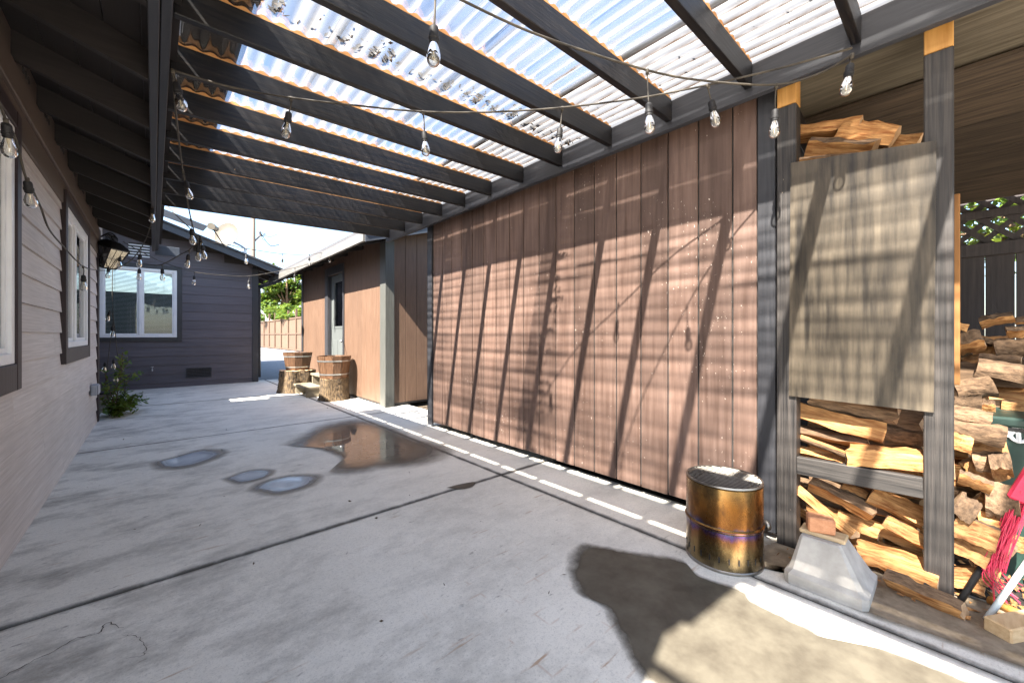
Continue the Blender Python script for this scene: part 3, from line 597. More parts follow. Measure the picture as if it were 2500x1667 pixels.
# ================================================================== PERGOLA with corrugated clear roof
perg = thing('pergola', 'black stained lean-to pergola roofed with clear corrugated plastic over the patio', 'pergola', (1.3, 2.0, 2.45))
def zb(x): return 2.472 + .027*x
def zt(x): return zb(x) + .135
MB().box(2.50, 2.542, -1.85, 5.50, 2.492, 2.672, .003).build('ledger_beam', ledg_m, perg)
MB().box(2.544, 2.60, -1.85, 5.46, 2.60, 2.69, .003).build('ledger_cap', raft_m, perg)
RY = [.78 + .4615*k for k in range(-6, 11)]
for y in RY:
    y += rng.uniform(-.008, .008); a = rng.uniform(-.004, .004)
    r = MB().obox(((.062+2.496)/2, y, (zb(.062)+zb(2.496))/2 + .0675), Vector((1.217, a, .0329)), (0, .0195, 0), (0, 0, .0675), .003).build('rafter', raft_m, perg)
    n = 160; vs = []; fs = []                     # wavy closure strip on top of the rafter
    for i in range(n+1):
        x = .07 + 2.42*i/n; zz = zt(x) + .006 + .0085*(1 + math.cos(2*math.pi*x/LAM))
        for dy in (-.0165, .0165): vs += [(x, y+dy, zt(x)+.001), (x, y+dy, zz)]
    for i in range(n):
        q = 4*i; fs += [(q, q+4, q+5, q+1), (q+2, q+3, q+7, q+6), (q+1, q+5, q+7, q+3), (q, q+2, q+6, q+4)]
    MB().add(vs, fs).build('closure_strip', strip_m, r)
def sheet(x0, x1, y0, y1, dz):
    n = int((x1-x0)/LAM*10); m = max(2, int((y1-y0)/.4)); vs = []; fs = []; sg = rng.uniform(0, 6)
    for j in range(m+1):
        for i in range(n+1):
            x = x0 + (x1-x0)*i/n; y = y0 + (y1-y0)*j/m
            vs.append((x, y, zt(x) + .0095 + .0085*(1+math.cos(2*math.pi*x/LAM)) + dz + .002*math.sin(y*3.1+sg)*math.sin(x*2+sg)))
    for j in range(m):
        for i in range(n): q = j*(n+1)+i; fs.append((q, q+1, q+n+2, q+n+1))
    return MB().add(vs, fs).build('roof_sheet', pc_m, perg, True)
xs = [.065, .70, 1.33, 1.96, 2.60]
for i in range(4):
    sheet(xs[i] - (.05 if i else 0), xs[i+1], 2.16, 5.52, .0025 + .0012*(i % 2)); sheet(xs[i] - (.05 if i else 0), xs[i+1], -1.75, 2.33, .0055 + .0012*(i % 2))
MB().poly([(.03, -1.75, 2.655), (.34, -1.75, 2.651), (.34, -1.75, 2.656), (.03, -1.75, 2.662)], (0, 7.25, 0)).build('roof_flashing', deck_m, perg)
b = MB()                                          # dead leaves caught where the sheets overlap, in the valleys and along the beam
def leaf(b, p, sz, r):
    d = Vector((r.uniform(-1, 1), r.uniform(-1, 1), r.uniform(-.35, .35))).normalized(); u = Vector((r.uniform(-1, 1), r.uniform(-1, 1), r.uniform(-.5, .5))); u = (u - d*u.dot(d)).normalized()
    b.add([p - d*sz, p + u*sz*.45, p + d*sz, p - u*sz*.45], [(0, 1, 2, 3)])
lr = random.Random(3)
for k in range(1, 34):
    x = LAM*(k+.5); dens = lr.choice((2, 6, 14, 26, 40))
    for q in range(int(dens)): leaf(b, Vector((x + lr.gauss(0, .012), 2.115 - abs(lr.gauss(0, .06)), zt(x) + .024 + lr.random()*.016)), lr.uniform(.010, .026), lr)
for k in range(150):
    x = lr.uniform(2.1, 2.47); leaf(b, Vector((LAM*(round(x/LAM-.5)+.5) + lr.gauss(0, .008), lr.uniform(-.3, 5.4), zt(x) + .022)), lr.uniform(.006, .014), lr)
litter = b.build('leaf_litter', surf('dead_leaf', (.03, .018, .01), (.10, .06, .03), (1, 1, 1), 20, .9, 0, .001, .3, 0), perg); litter['kind'] = 'stuff'

# ================================================================== WOODSHED bay
ws = thing('woodshed', 'open woodshed with weathered grey posts and dark sloping board roof', 'woodshed', (3.4, .3, -.05))
for (y0, y1) in ((.566, .657), (.0, .092)):
    p = MB().box(2.56, 2.65, y0, y1, -.05, 2.398, .004).build('post', post_m, ws)
    box('post_cap_block', fresh_m, p, 2.562, 2.652, y0+.001, y1-.001, 2.400, 2.62, c=.003)
p = MB().box(4.25, 4.34, -2.3, -2.21, -.05, 2.05, .004).build('post', post_m, ws)
MB().bar((2.58, .565, .452), (2.58, .093, .463), .04, .092, c=.003).build('rail', rail_m, ws)
pl = MB(); v4 = [onx(1930, 398, 2.543), onx(2286, 343, 2.543), onx(2280, 1007, 2.543), onx(1926, 966, 2.543)]
pl.poly(v4[::-1], (.0155, 0, 0)); pl.build('plywood_panel', ply_m, ws)
MB().box(3.0, 3.03, -.020, .002, .9, 1.86, .003).build('stud', stud_m, ws)
def zw(x): return 2.53 - .19*(x - 2.6)
xb = [2.62, 2.98, 3.24, 3.50, 3.84, 4.20, 4.60]
for a, c_ in zip(xb[1:], xb[2:]):
    MB().poly([(a, -2.6, zw(a)), (c_-.006, -2.6, zw(c_-.006)), (c_-.006, -2.6, zw(c_-.006)+.02), (a, -2.6, zw(a)+.02)], (0, 3.24, 0)).build('roof_board', brown_wood, ws)
vs = []; fs = []; n = 60
for j, y in enumerate((-2.6, .64)):
    for i in range(n+1): x = 2.62 + 1.98*i/n; vs.append((x, y, zw(x) + .036 + .010*math.cos(2*math.pi*x/.066)))
for i in range(n): fs.append((i, i+1, n+2+i, n+1+i))
MB().add(vs, fs).build('metal_roof', seam_m, ws, True)
for y in (.61, -.8, -1.9):
    MB().poly([(2.66, y, zw(2.66)-.10), (4.36, y, zw(4.36)-.10), (4.36, y, zw(4.36)-.002), (2.66, y, zw(2.66)-.002)], (0, .04, 0)).build('roof_rafter', eave_m, ws)

# ---- fence with lattice behind the woodpile
FX = 4.62
fen = thing('fence', 'dark vertical board fence with diagonal lattice top behind the woodpile', 'fence', (FX, -.3, -.05))
y = -2.9; k = 0
while y < 1.8:
    wd = .138; box('fence_board', fence_m, fen, FX, FX+.02, y, y+wd, -.02, 1.79, c=.003); y += wd + rng.choice((.003, .005, .011))
b = MB(); b.box(FX-.04, FX-.001, -2.9, 1.8, 1.74, 1.83).build('fence_rail', fence_m, fen)
MB().box(FX-.04, FX-.001, -2.9, 1.8, 2.02, 2.075).build('fence_rail', fence_m, fen)
MB().box(FX-.04, FX-.001, -2.9, 1.8, 2.42, 2.475).build('fence_rail', fence_m, fen)
for k in range(-2, 40):
    y = -3.3 + k*.135
    for sgn, dx in ((1, .004), (-1, .013)):
        ya, yb_ = (y, y+.62) if sgn > 0 else (y+.62, y)
        if min(ya, yb_) < -2.9 or max(ya, yb_) > 1.8: continue
        MB().bar((FX+dx, ya, 1.82), (FX+dx, yb_, 2.44), .007, .036, up=(1, 0, 0)).build('lattice_slat', fence_m, fen) if False else MB().obox((FX+dx, (ya+yb_)/2, 2.13), (.0035, 0, 0), Vector((0, yb_-ya, .62))/2, Vector((0, -.62*sgn, abs(yb_-ya))).normalized()*.018).build('lattice_slat', fence_m, fen)
for y in (-2.4, -.55, 1.3): box('fence_post', fence_m, fen, FX+.022, FX+.11, y, y+.09, -.05, 2.5)

# ================================================================== FOLIAGE
def crown(b, centre, rad, n, size, r, squash=1.0, clumps=26):
    cs = []
    for _ in range(clumps):
        d = Vector((r.gauss(0, 1), r.gauss(0, 1), r.gauss(0, 1))).normalized()*r.uniform(.35, 1.0)
        cs.append((Vector((d.x*rad.x, d.y*rad.y, d.z*rad.z)), r.uniform(.16, .34)))
    for _ in range(n):
        c_, cr_ = r.choice(cs); d = Vector((r.gauss(0, 1), r.gauss(0, 1), r.gauss(0, .8))).normalized()*(r.random()**.4)*cr_
        p = Vector(centre) + c_ + Vector((d.x*rad.x, d.y*rad.y, d.z*rad.z)); s = size*r.uniform(.6, 1.3)
        t = Vector((r.uniform(-1, 1), r.uniform(-1, 1), r.uniform(-.9, .3))).normalized(); u = t.cross(Vector((r.uniform(-.5, .5), r.uniform(-.5, .5), 1))).normalized()
        b.add([p, p + t*s*.5 + u*s*.28, p + t*s, p + t*s*.5 - u*s*.28], [(0, 1, 2, 3)])
    return cs
def tree(name, label, loc, h, rad, n, size, seed, trunk=.18, group=None, cz=None):
    r = random.Random(seed); t = thing(name, label, 'tree', loc, group); L = Vector(loc); cz = cz or h - rad.z
    b = MB(); cs = crown(b, L + Vector((0, 0, cz)), rad, n, size, r); b.build('crown', leaf_m, t)
    b = MB(); b.tube(catmull([L, L + Vector((.1, .05, cz*.5)), L + Vector((0, 0, cz)), L + Vector((.05, 0, cz+rad.z*.6))], 4), [trunk*(1-.75*i/12) for i in range(13)], 8)
    for c_, q in cs[:12]:
        s0 = L + Vector((0, 0, cz - rad.z*.5)); e = L + Vector((0, 0, cz)) + c_*.85; b.tube([s0, (s0+e)/2 + Vector((0, 0, .1)), e], [trunk*.4, trunk*.25, trunk*.08], 5)
    b.build('trunk', bark_m, t, True); return t
tree('tree', 'round leafy green tree rising behind the far panel fence', (11.2, 50.5, -.06), 9.3, Vector((4.0, 3.4, 3.3)), 16000, .40, 11, .25)
tree('shrub', 'yellow green shrub just above the far panel fence', (8.3, 41.5, -.06), 4.3, Vector((1.3, 3.2, 1.2)), 3500, .26, 5, .08)
tree('shrub', 'broad yellow green bush behind nearer panels of the far fence', (8.4, 34.0, -.06), 3.9, Vector((1.2, 3.6, 1.1)), 3500, .24, 6, .08)
tree('tree', 'sunlit leafy tree seen through the dark lattice', (6.3, -.6, -.06), 3.6, Vector((1.0, 2.0, 1.1)), 5500, .085, 9, .10)
# vine at the house corner
vine = thing('vine_plant', 'small leafy green plant at the house corner beneath the hanging bulbs', 'plant', (-.40, 8.05, 0))
b = MB(); r = random.Random(21)
stems = []
for k in range(26):
    a = r.uniform(0, 6.28); base = Vector((-.42 + .05*math.cos(a), 8.08 + .10*math.sin(a), 0)); tip = base + Vector((r.uniform(-.16, .34), r.uniform(-.30, .30), r.uniform(.08, .92)*(1 if k % 3 else .25)))
    if tip.x > -.1: tip.z *= .35
    mid = (base+tip)/2 + Vector((r.uniform(-.06, .06), r.uniform(-.06, .06), .08)); stems.append(catmull([base, mid, tip], 6))
    for p in stems[-1][2:]:
        for q in range(4):
            t = Vector((r.uniform(-1, 1), r.uniform(-1, 1), r.uniform(-.7, .5))).normalized(); u = t.cross(Vector((r.uniform(-.4, .4), r.uniform(-.4, .4), 1))).normalized(); s = r.uniform(.05, .10); p0 = p + Vector((r.gauss(0, .02), r.gauss(0, .02), r.gauss(0, .02))); p0.z = max(p0.z, .02)
            b.add([p0, p0 + t*s*.45 + u*s*.24, p0 + t*s, p0 + t*s*.45 - u*s*.24], [(0, 1, 2, 3)])
b.v = [(x, y, max(z, .006)) for x, y, z in b.v]
b.build('leaves', leaf_m, vine)
b = MB()
for sp in stems: b.tube(sp, .004, 4)
b.build('stems', bark_m, vine)

# ================================================================== FAR FENCE, POLE, DISH
ff = thing('fence', 'tall brown two-row panel fence along the driveway', 'fence', (7.55, 37, -.05))
ye = [46.5 - 2.2*k for k in range(10)]
for k, y in enumerate(ye):
    box('fence_post', pfence_m, ff, 7.44, 7.56, y-.06, y+.06, -.05, 3.0 if k < 9 else 2.5)
    if k < 9:
        for z0, z1 in ((.16, 1.22), (1.30, 2.32)): box('fence_panel', pfence_m, ff, 7.52, 7.55, y-2.13, y-.07, z0, z1)
        for z0, z1 in ((.06, .155), (1.225, 1.295), (2.325, 2.41)): box('fence_rail', pfence_m, ff, 7.46, 7.549, y-2.13, y-.07, z0, z1)
pp = ony(618, 700, 27.0)
up = thing('utility_pole', 'grey wooden utility pole standing behind the satellite dish', 'pole', (pp.x, 27, -.06))
MB().tube([(pp.x, 27, -.06), (pp.x, 27, 5), (pp.x, 27, 12.5)], [.13, .12, .10], 10).build('pole_shaft', pole_m, up, True)
q = ony(634, 565, 27.0); MB().tube([(pp.x, 27, q.z-.7), (pp.x+.35, 27, q.z-.25), q], [.05, .05, .04], 6).build('bracket', pole_m, up)
MB().lathe([(0, -.08), (.06, -.06), (.07, 0), (.04, .06), (0, .1)], q, 8).build('insulator', pvc_m, up, True)
b = MB(); r = random.Random(4)
for k in range(7):
    e = ony(640+r.uniform(0, 45), 570+r.uniform(-5, 35), 27.0); b.tube(catmull([q, (q+e)/2 + Vector((0, 0, -r.uniform(.1, .5))), e], 5), .012, 4)
b.build('loose_wire', rub_m, up)
dd = 11.15
dish = thing('satellite_dish', 'cream satellite dish on an arm above the rear wing roof edge', 'dish', ony(596, 622, dd))
foot = ony(596, 622, dd); cd = ony(552, 572, dd - .12); axis = Vector((-.55, -.80, .32)).normalized()
sd = axis.cross(Vector((0, 0, 1))).normalized(); u = sd.cross(axis).normalized(); b = MB(); vs = []; fs = []
n = 28
for k in range(6):
    rr_ = k/5
    for i in range(n): a = 2*math.pi*i/n; vs.append(cd + sd*(.245*rr_*math.cos(a)) + u*(.30*rr_*math.sin(a)) + axis*(.05*rr_*rr_ - .05))
m0 = len(vs)
for k in range(6):
    rr_ = k/5
    for i in range(n): a = 2*math.pi*i/n; vs.append(cd + sd*(.245*rr_*math.cos(a)) + u*(.30*rr_*math.sin(a)) + axis*(.05*rr_*rr_ - .062))
for k in range(5):
    for i in range(n):
        fs.append((k*n+i, k*n+(i+1) % n, (k+1)*n+(i+1) % n, (k+1)*n+i)); fs.append((m0+k*n+i, m0+(k+1)*n+i, m0+(k+1)*n+(i+1) % n, m0+k*n+(i+1) % n))
for i in range(n): fs.append((5*n+i, 5*n+(i+1) % n, m0+5*n+(i+1) % n, m0+5*n+i))
reflector = b.add(vs, fs).build('reflector', cream_m, dish, 50)
for k in range(2):                                # pale worn marks printed on the reflector
    b = MB(); c0 = cd + sd*(.05+.0*k)*(1 if k else -.55) + u*(.10 - .035*k) + axis*(-.035); w_, h_ = ((.028, .026), (.085, .03))[k]
    b.obox(c0, sd*w_, u*h_, axis*.0015); b.build('printed_mark', white_m, reflector)
bb = cd - u*.30 - axis*.02; lnb = ony(522, 556, dd - .75)
MB().tube([bb + axis*-.02, bb + (lnb - bb)*.5 + Vector((0, 0, -.02)), lnb + Vector((0, 0, -.05))], .013, 6).build('feed_arm', dmetal_m, dish)
tod = (cd - lnb).normalized(); b = MB(); b.tube([lnb - tod*.14, lnb + tod*.02], [.075, .06], 8).tube([lnb + tod*.02, lnb + tod*.06], .03, 8).tube([lnb + tod*.06, lnb + tod*.12], [.05, .055], 8); b.build('feed_horn', cream_m, dish)
MB().tube(catmull([cd - axis*.06, cd - axis*.12 - Vector((0, 0, .06)), foot + Vector((0, 0, .16)), foot], 5), .022, 8).build('mast', metal_m, dish, True)
MB().poly([foot + Vector((-.07, -.03, 0)), foot + Vector((.07, -.03, -.04)), foot + Vector((.04, -.03, .07)), foot + Vector((-.03, -.03, .08))], (0, .06, 0)).build('foot_plate', metal_m, dish)

# ================================================================== PLANTERS, STUMPS, STEP
def stump(label, c, r0, r1, h, seed):
    r = random.Random(seed); n, m = 44, 12; vs = []; fs = []
    lob = [(r.uniform(.02, .07), k, r.uniform(0, 6.28)) for k in (2, 3, 5, 7)]
    for j in range(m+1):
        f = j/m
        for i in range(n):
            a = 2*math.pi*i/n; q = (r0 + (r1-r0)*f)*(1 + sum(A*math.cos(k*a+ph+.4*f) for A, k, ph in lob)*.7) + .018*abs(math.sin(i*2.9+1.7*math.sin(j*.9)))*r.uniform(.3, 1) + (.03*(1-f)**4)
            vs.append((c[0] + q*math.cos(a), c[1] + q*math.sin(a), h*f + (r.uniform(-.008, .008) if j == m else 0)))
    for j in range(m):
        for i in range(n): fs.append((j*n+i, j*n+(i+1) % n, (j+1)*n+(i+1) % n, (j+1)*n+i))
    t = thing('tree_stump', label, 'stump', (c[0], c[1], 0), 'log stumps carrying planters')
    MB().add(vs, fs).build('bark', stump_m, t, 40)
    top = vs[m*n:]; MB().add(top + [(c[0], c[1], h)], [(i, (i+1) % n, n) for i in range(n)]).build('cut_face', end_m, t)
    return t
def planter(label, c, z, rb, rt, h, rot):
    t = thing('barrel_planter', label, 'planter', (c[0], c[1], z), 'half barrel planters'); n = 12
    for k in range(n):
        a0, a1 = rot + 2*math.pi*(k+.02)/n, rot + 2*math.pi*(k+.98)/n; q = 1/math.cos(math.pi/n)
        P = lambda a, r, zz: Vector((c[0] + r*math.cos(a), c[1] + r*math.sin(a), zz))
        vs = [P(a0, rb, z+.002), P(a1, rb, z+.002), P(a1, rt, z+h), P(a0, rt, z+h), P(a0, rb-.02, z+.002), P(a1, rb-.02, z+.002), P(a1, rt-.02, z+h), P(a0, rt-.02, z+h)]
        MB().add(vs, [(0, 1, 2, 3), (5, 4, 7, 6), (0, 3, 7, 4), (1, 5, 6, 2), (3, 2, 6, 7), (0, 4, 5, 1)]).build('stave', stave_m, t)
    for f in (.18, .78):
        r = rb + (rt-rb)*f; b = MB(); vs = []; fs = []
        for k in range(n):
            a = rot + 2*math.pi*k/n
            for dz in (-.011, .011):
                for dr in (.001, .005): rr = r + (rt-rb)/h*dz + dr; vs.append((c[0] + rr*math.cos(a), c[1] + rr*math.sin(a), z + h*f + dz))
        for k in range(n):
            q, p = 4*k, 4*((k+1) % n); fs += [(q+1, p+1, p+3, q+3), (q, q+2, p+2, p), (q+2, q+3, p+3, p+2), (q, p, p+1, q+1)]
        b.add(vs, fs).build('hoop', hoop_m, t)
    MB().lathe([(0.0001, z+h*.55), (rb + (rt-rb)*.55 - .021, z+h*.55)], (c[0], c[1], 0), 12).build('soil', dirt_m, t)
S1, S2 = (2.20, 9.02), (2.41, 7.45)
stump('wide shaded bark stump beside the shed door', S1, .335, .31, .44, 2); stump('narrow sunlit bark stump in front of the wooden step', S2, .235, .235, .385, 5)
planter('dark shaded half barrel planter on the wide stump', S1, .443, .215, .275, .355, .1); planter('sunlit half barrel planter on the narrow stump', S2, .39, .235, .285, .39, .15)
stp = thing('wooden_step', 'low weathered two-tread wooden step at the shed door', 'step', (2.4, 8.3, 0))
box('tread', step_m, stp, 2.05, 2.36, 7.92, 8.72, .155, .195, c=.004); box('tread', step_m, stp, 2.36, 2.72, 7.92, 8.72, .345, .385, c=.004)
for y in (7.94, 8.65): box('side_board', step_m, stp, 2.08, 2.70, y, y+.04, 0, .153, c=.003); box('side_board', step_m, stp, 2.38, 2.70, y, y+.04, .154, .343, c=.003)

# ================================================================== FIRE PIT
fc = Vector((2.21, .805, 0)); FR, FH = .178, .405
fp = thing('fire_pit', 'round steel fire pit with heat-tinted sides and barred top', 'fire pit', fc)
MB().lathe([(FR-.012, .006), (FR-.002, .0), (FR, .008), (FR, .195)], fc, 56).build('lower_wall', tint_m, fp, 30)
body = MB().lathe([(FR, .0), (FR, .40), (FR-.006, .405), (FR-.012, .40), (FR-.012, .05)], fc, 56)
bpy.data.objects.remove([o for o in fp.children][0])
o = body.build('wall', tint_m, fp, 30)
MB().lathe([(FR+.001, .190), (FR+.006, .196), (FR+.007, .206), (FR+.001, .213)], fc, 56).build('seam_ring', tint_m, fp, 30)
MB().lathe([(FR-.004, .0), (FR+.004, .0), (FR+.004, .010), (FR+.0005, .014)], fc, 56).build('base_ring', grate_m, fp, 30)
MB().lathe([(.118, .05), (.118, .385), (.124, .385), (.124, .05)], fc, 40).build('inner_ring', dmetal_m, fp, 30)
MB().lathe([(.0001, .05), (FR-.013, .05)], fc, 40).build('ash_plate', dmetal_m, fp)
b = MB()
for k in range(26):
    a = 2*math.pi*k/26; d = Vector((math.cos(a), math.sin(a), 0)); b.obox(fc + d*(FR+.0006) + Vector((0, 0, .062)), d*.001, Vector((-d.y, d.x, 0))*.003, (0, 0, .014))
b.build('vent_slot', dmetal_m, fp)
ga = (onz(1834, 1196, .405) - onz(1701, 1167, .405)); ga.z = 0; ga.normalize(); gp = Vector((-ga.y, ga.x, 0)); b = MB()
k = -8
while k <= 8:
    q = k*.0208; L = math.sqrt(max(0, (FR-.002)**2 - q*q))
    if L > .02: b.tube([fc + gp*q - ga*L + Vector((0, 0, .411)), fc + gp*q + ga*L + Vector((0, 0, .411))], .0017, 6)
    k += 1
b.build('grate', grate_m, fp)
MB().lathe([(FR-.004, .405), (FR+.001, .408), (FR-.001, .416), (FR-.008, .414)], fc, 56, close=True).build('grate_rim', grate_m, fp, 30)
hp = thing('steel_pipe', 'short bright steel pipe lying behind the fire pit', 'pipe', (2.47, .72, 0))
MB().tube([(2.40, .735, .11), (2.47, .69, .115)], .018, 10).build('pipe_tube', grate_m, hp, True)
MB().tube([(2.47, .69, .115), (2.485, .682, .115)], .028, 10).tube([(2.43, .715, 0), (2.43, .715, .10)], .012, 8).build('pipe_flange', grate_m, hp, True)

# ================================================================== PIER BLOCK with timber
pc = (2.335, .385)
pb = thing('pier_block', 'tapered pale concrete pier block standing by the grey post', 'block', (pc[0], pc[1], 0))
b = MB(); prof = [(.148, 0), (.150, .02), (.150, .05), (.132, .07), (.078, .205), (.072, .212)]; vs = []; fs = []
for (hw, z) in prof:
    q = hw*.86
    for (x, y) in ((-hw, -q), (-q, -hw), (q, -hw), (hw, -q), (hw, q), (q, hw), (-q, hw), (-hw, q)): vs.append((pc[0]+x, pc[1]+y+(.0 if z < .06 else .025*(z-.06)/.15), z))
for j in range(len(prof)-1):
    for i in range(8): fs.append((j*8+i, j*8+(i+1) % 8, (j+1)*8+(i+1) % 8, (j+1)*8+i))
fs.append(tuple(range(40, 48))); b.add(vs, fs).build('concrete_body', pier_m, pb)
box('wood_nailer', surf('nailer_timber', (.42, .30, .16), (.58, .44, .27), (14, 1.2, 14), 3, .7, .3, .002, .2, 0), pb, pc[0]-.045, pc[0]+.045, pc[1]-.06, pc[1]+.11, .2125, .232, c=.004)
q = MB().obox((pc[0]-.01, pc[1]+.035, .268), Vector((.033, .012, 0)), Vector((-.017, .048, 0)), (0, 0, .035), .006).build('timber_offcut', surf('orange_offcut_timber', (.40, .17, .08), (.55, .27, .14), (3, 22, 22), 3, .7, .4, .002, .2, 0))
tag(q, 'small orange timber offcut sitting on the concrete pier block', 'wood block')

# ================================================================== FIREWOOD
def logmesh(seed):
    r = random.Random(seed); kind = r.choice(('wedge', 'wedge', 'quarter', 'slab', 'half')); L, t = .40, .055
    if kind == 'wedge': arc = [(math.cos(a)*t*1.1 - t*.35, math.sin(a)*t*1.1) for a in [R(q) for q in (-62, -31, 0, 31, 62)]]; flat = [(-.1*t, .55*t), (-.9*t, .1*t), (-.3*t, -.4*t)]
    elif kind == 'quarter': arc = [(math.cos(a)*t*1.5 - t*.7, math.sin(a)*t*1.5 - t*.7) for a in [R(q) for q in (0, 22, 45, 68, 90)]]; flat = [(-.7*t, .2*t), (-.72*t, -.72*t), (.15*t, -.66*t)]
    elif kind == 'slab': arc = [(t*.95, -t*.5), (t*1.0, 0), (t*.9, t*.5)]; flat = [(.3*t, .62*t), (-.4*t, .55*t), (-1.0*t, .5*t), (-1.05*t, -.1*t), (-.95*t, -.55*t), (0, -.6*t)]
    else: arc = [(math.cos(a)*t, math.sin(a)*t) for a in [R(q) for q in (-85, -50, -17, 17, 50, 85)]]; flat = [(-.12*t, .6*t), (-.2*t, 0), (-.12*t, -.55*t)]
    pts = arc + flat; n = len(pts); na = len(arc); m = 7; vs = []; bd = [r.uniform(-.01, .01) for _ in range(4)]
    for j in range(m+1):
        f = j/m; x = -L/2 + L*f; tw = R(r.uniform(-4, 4)); sc = 1 + r.uniform(-.07, .07); oy = bd[0]*math.sin(f*3.1) + bd[1]*f; oz = bd[2]*math.sin(f*3.1) + bd[3]*f
        for k, (y, z) in enumerate(pts):
            jt = .0045; yy = y*sc + r.uniform(-jt, jt); zz = z*sc + r.uniform(-jt, jt)
            xx = x + (r.uniform(-.012, .012) if j in (0, m) else 0); vs.append((xx, yy*math.cos(tw) - zz*math.sin(tw) + oy, yy*math.sin(tw) + zz*math.cos(tw) + oz))
    b = MB(); b.v = vs
    for j in range(m):
        for k in range(n): b.f.append((j*n+k, j*n+(k+1) % n, (j+1)*n+(k+1) % n, (j+1)*n+k)); b.m.append(1 if k < na-1 else 0)
    b.f = [tuple(reversed(f)) for f in b.f]
    b.f.append(tuple(range(n))); b.f.append(tuple(reversed(range(m*n, (m+1)*n)))); b.m += [2, 2]
    return b.mesh('split_log', [split_m, bark_m, end_m], 28)
LOGS = [logmesh(100+i) for i in range(18)]; SLAB = next(i for i in range(18) if random.Random(100+i).choice(('wedge', 'wedge', 'quarter', 'slab', 'half')) == 'slab'); lgr = random.Random(17)
def log(a, b_, th, label, group, idx=None, roll=None, cat='firewood'):
    a, b_ = Vector(a), Vector(b_); d = b_ - a; x = d.normalized(); up = Vector((0, 0, 1)) if abs(x.z) < .9 else Vector((0, 1, 0))
    y = up.cross(x).normalized(); z = x.cross(y); M = Matrix((x, y, z)).transposed().to_4x4()
    o = bpy.data.objects.new('split_log', LOGS[lgr.randrange(len(LOGS)) if idx is None else idx]); C.objects.link(o)
    rl = lgr.uniform(0, 6.28) if roll is None else roll
    o.matrix_world = Matrix.Translation((a+b_)/2) @ M @ Matrix.Rotation(rl, 4, 'X') @ Matrix.Diagonal((d.length/.40, th/.088, th/.088, 1))
    o.location, o.rotation_euler, o.scale = o.matrix_world.to_translation(), o.matrix_world.to_euler(), o.matrix_world.to_scale()
    return tag(o, label, cat, group)
LA = ['split log tucked right under the lower edge of the plywood', 'big gnarled pale log in the upper stack below plywood', 'long log beneath the gnarled pale log', 'thin splint lying on the upper stack above the rail', 'flat wedge log half hidden behind the grey rail', 'dark log end in the upper stack next to the post', 'stout orange log slanting under the grey rail', 'short log end just under the middle of the rail', 'broad log slanting towards the post below the rail', 'blunt log jutting out near the post above the pink rail', 'grey faced log behind the leaning pale stick']
GA = ('orange split log in the stack below the plywood between the grey posts', 'firewood stacked between the grey posts')
z8 = lambda x, y, X: onx(1940 + x/4.612, 960 + y/4.612, X)
k8 = 2.05/972/4.612                               # zoom pixels to metres at the stack
for (x0, y0, x1, y1, th, X) in ((180, 60, 1150, 280, 150, 2.72), (60, 190, 1010, 440, 210, 2.70), (40, 400, 850, 530, 150, 2.71), (60, 500, 640, 720, 75, 2.66), (40, 640, 660, 800, 130, 2.72),
        (950, 420, 1480, 520, 170, 2.78), (180, 1000, 880, 1370, 180, 2.70), (540, 1020, 820, 1140, 120, 2.74), (860, 1130, 1470, 1420, 170, 2.72), (1010, 1440, 1500, 1700, 150, 2.66), (480, 1390, 960, 1580, 140, 2.74),
        (60, 980, 420, 1100, 110, 2.78), (60, 1300, 400, 1480, 120, 2.80), (620, 1560, 1000, 1620, 130, 2.80), (700, 1200, 1100, 1330, 120, 2.80), (120, 1560, 600, 1700, 120, 2.78), (1000, 950, 1480, 1080, 120, 2.80), (300, 860, 900, 940, 110, 2.84)):
    o = log(z8(x0, y0, X), z8(x1, y1, X), th*k8, *GA)
    if LA: o['label'] = LA.pop(0)
log(z8(620, 690, 2.635), z8(1790, 830, 2.635), 250*k8, 'broad flat pale split block resting on the grey rail', None, idx=SLAB, roll=0)
log(z8(40, 1070, 2.62), z8(690, 1590, 2.52), 110*k8, 'pale slim split stick leaning down to the pier block', None)
z9 = lambda x, y, X: onx(1800 + x/2.044, 900 + y/2.044, X)
log(z9(600, 900, 2.62), z9(1010, 1040, 2.62), 100*.001035, 'straight pink split rail low in the stack by the post foot', None)
log(z9(640, 1000, 2.72), z9(1000, 1110, 2.72), .07, *GA); log(z9(330, 900, 2.75), z9(650, 1010, 2.75), .08, *GA); log(z9(320, 700, 2.85), z9(900, 800, 2.85), .10, *GA)
for k in range(9):
    for j in range(2): log((2.83 + .13*j, .55, .06+.085*k+.03*j), (2.81 + .13*j, .10, .05+.085*k+.03*j), .11, *GA)
GB = ('split log in the stack behind the plywood panel', 'firewood stacked behind the plywood')
for k in range(13): log((2.70 + lgr.uniform(-.02, .04), .54, .86+.092*k), (2.70 + lgr.uniform(-.02, .04), .13, .84+.092*k), .105, *GB)
GC = ('split log on top of the stack above the plywood edge', 'firewood on top of the stack')
z6 = lambda x, y, X: onx(1800 + x/2.613, y/2.613, X)
for q0, q1, X, th, lb in (((380, 860), (800, 810), 2.74, .085, 'long log at the back of the pile topping the plywood'), ((640, 830), (1010, 850), 2.68, .10, 'pale blocky log lying highest above the plywood edge'), ((460, 950), (880, 970), 2.68, .125, 'thick log with cut face resting on the plywood edge'), ((380, 1040), (760, 1010), 2.64, .04, 'thin splint along the plywood top edge'), ((800, 910), (1150, 930), 2.78, .08, 'short log above the plywood nearest the second post')): log(z6(*q0, X), z6(*q1, X), th, lb, GC[1])
GD = ('rough split log piled beyond the grey post at the stack end', 'firewood at the stack end')
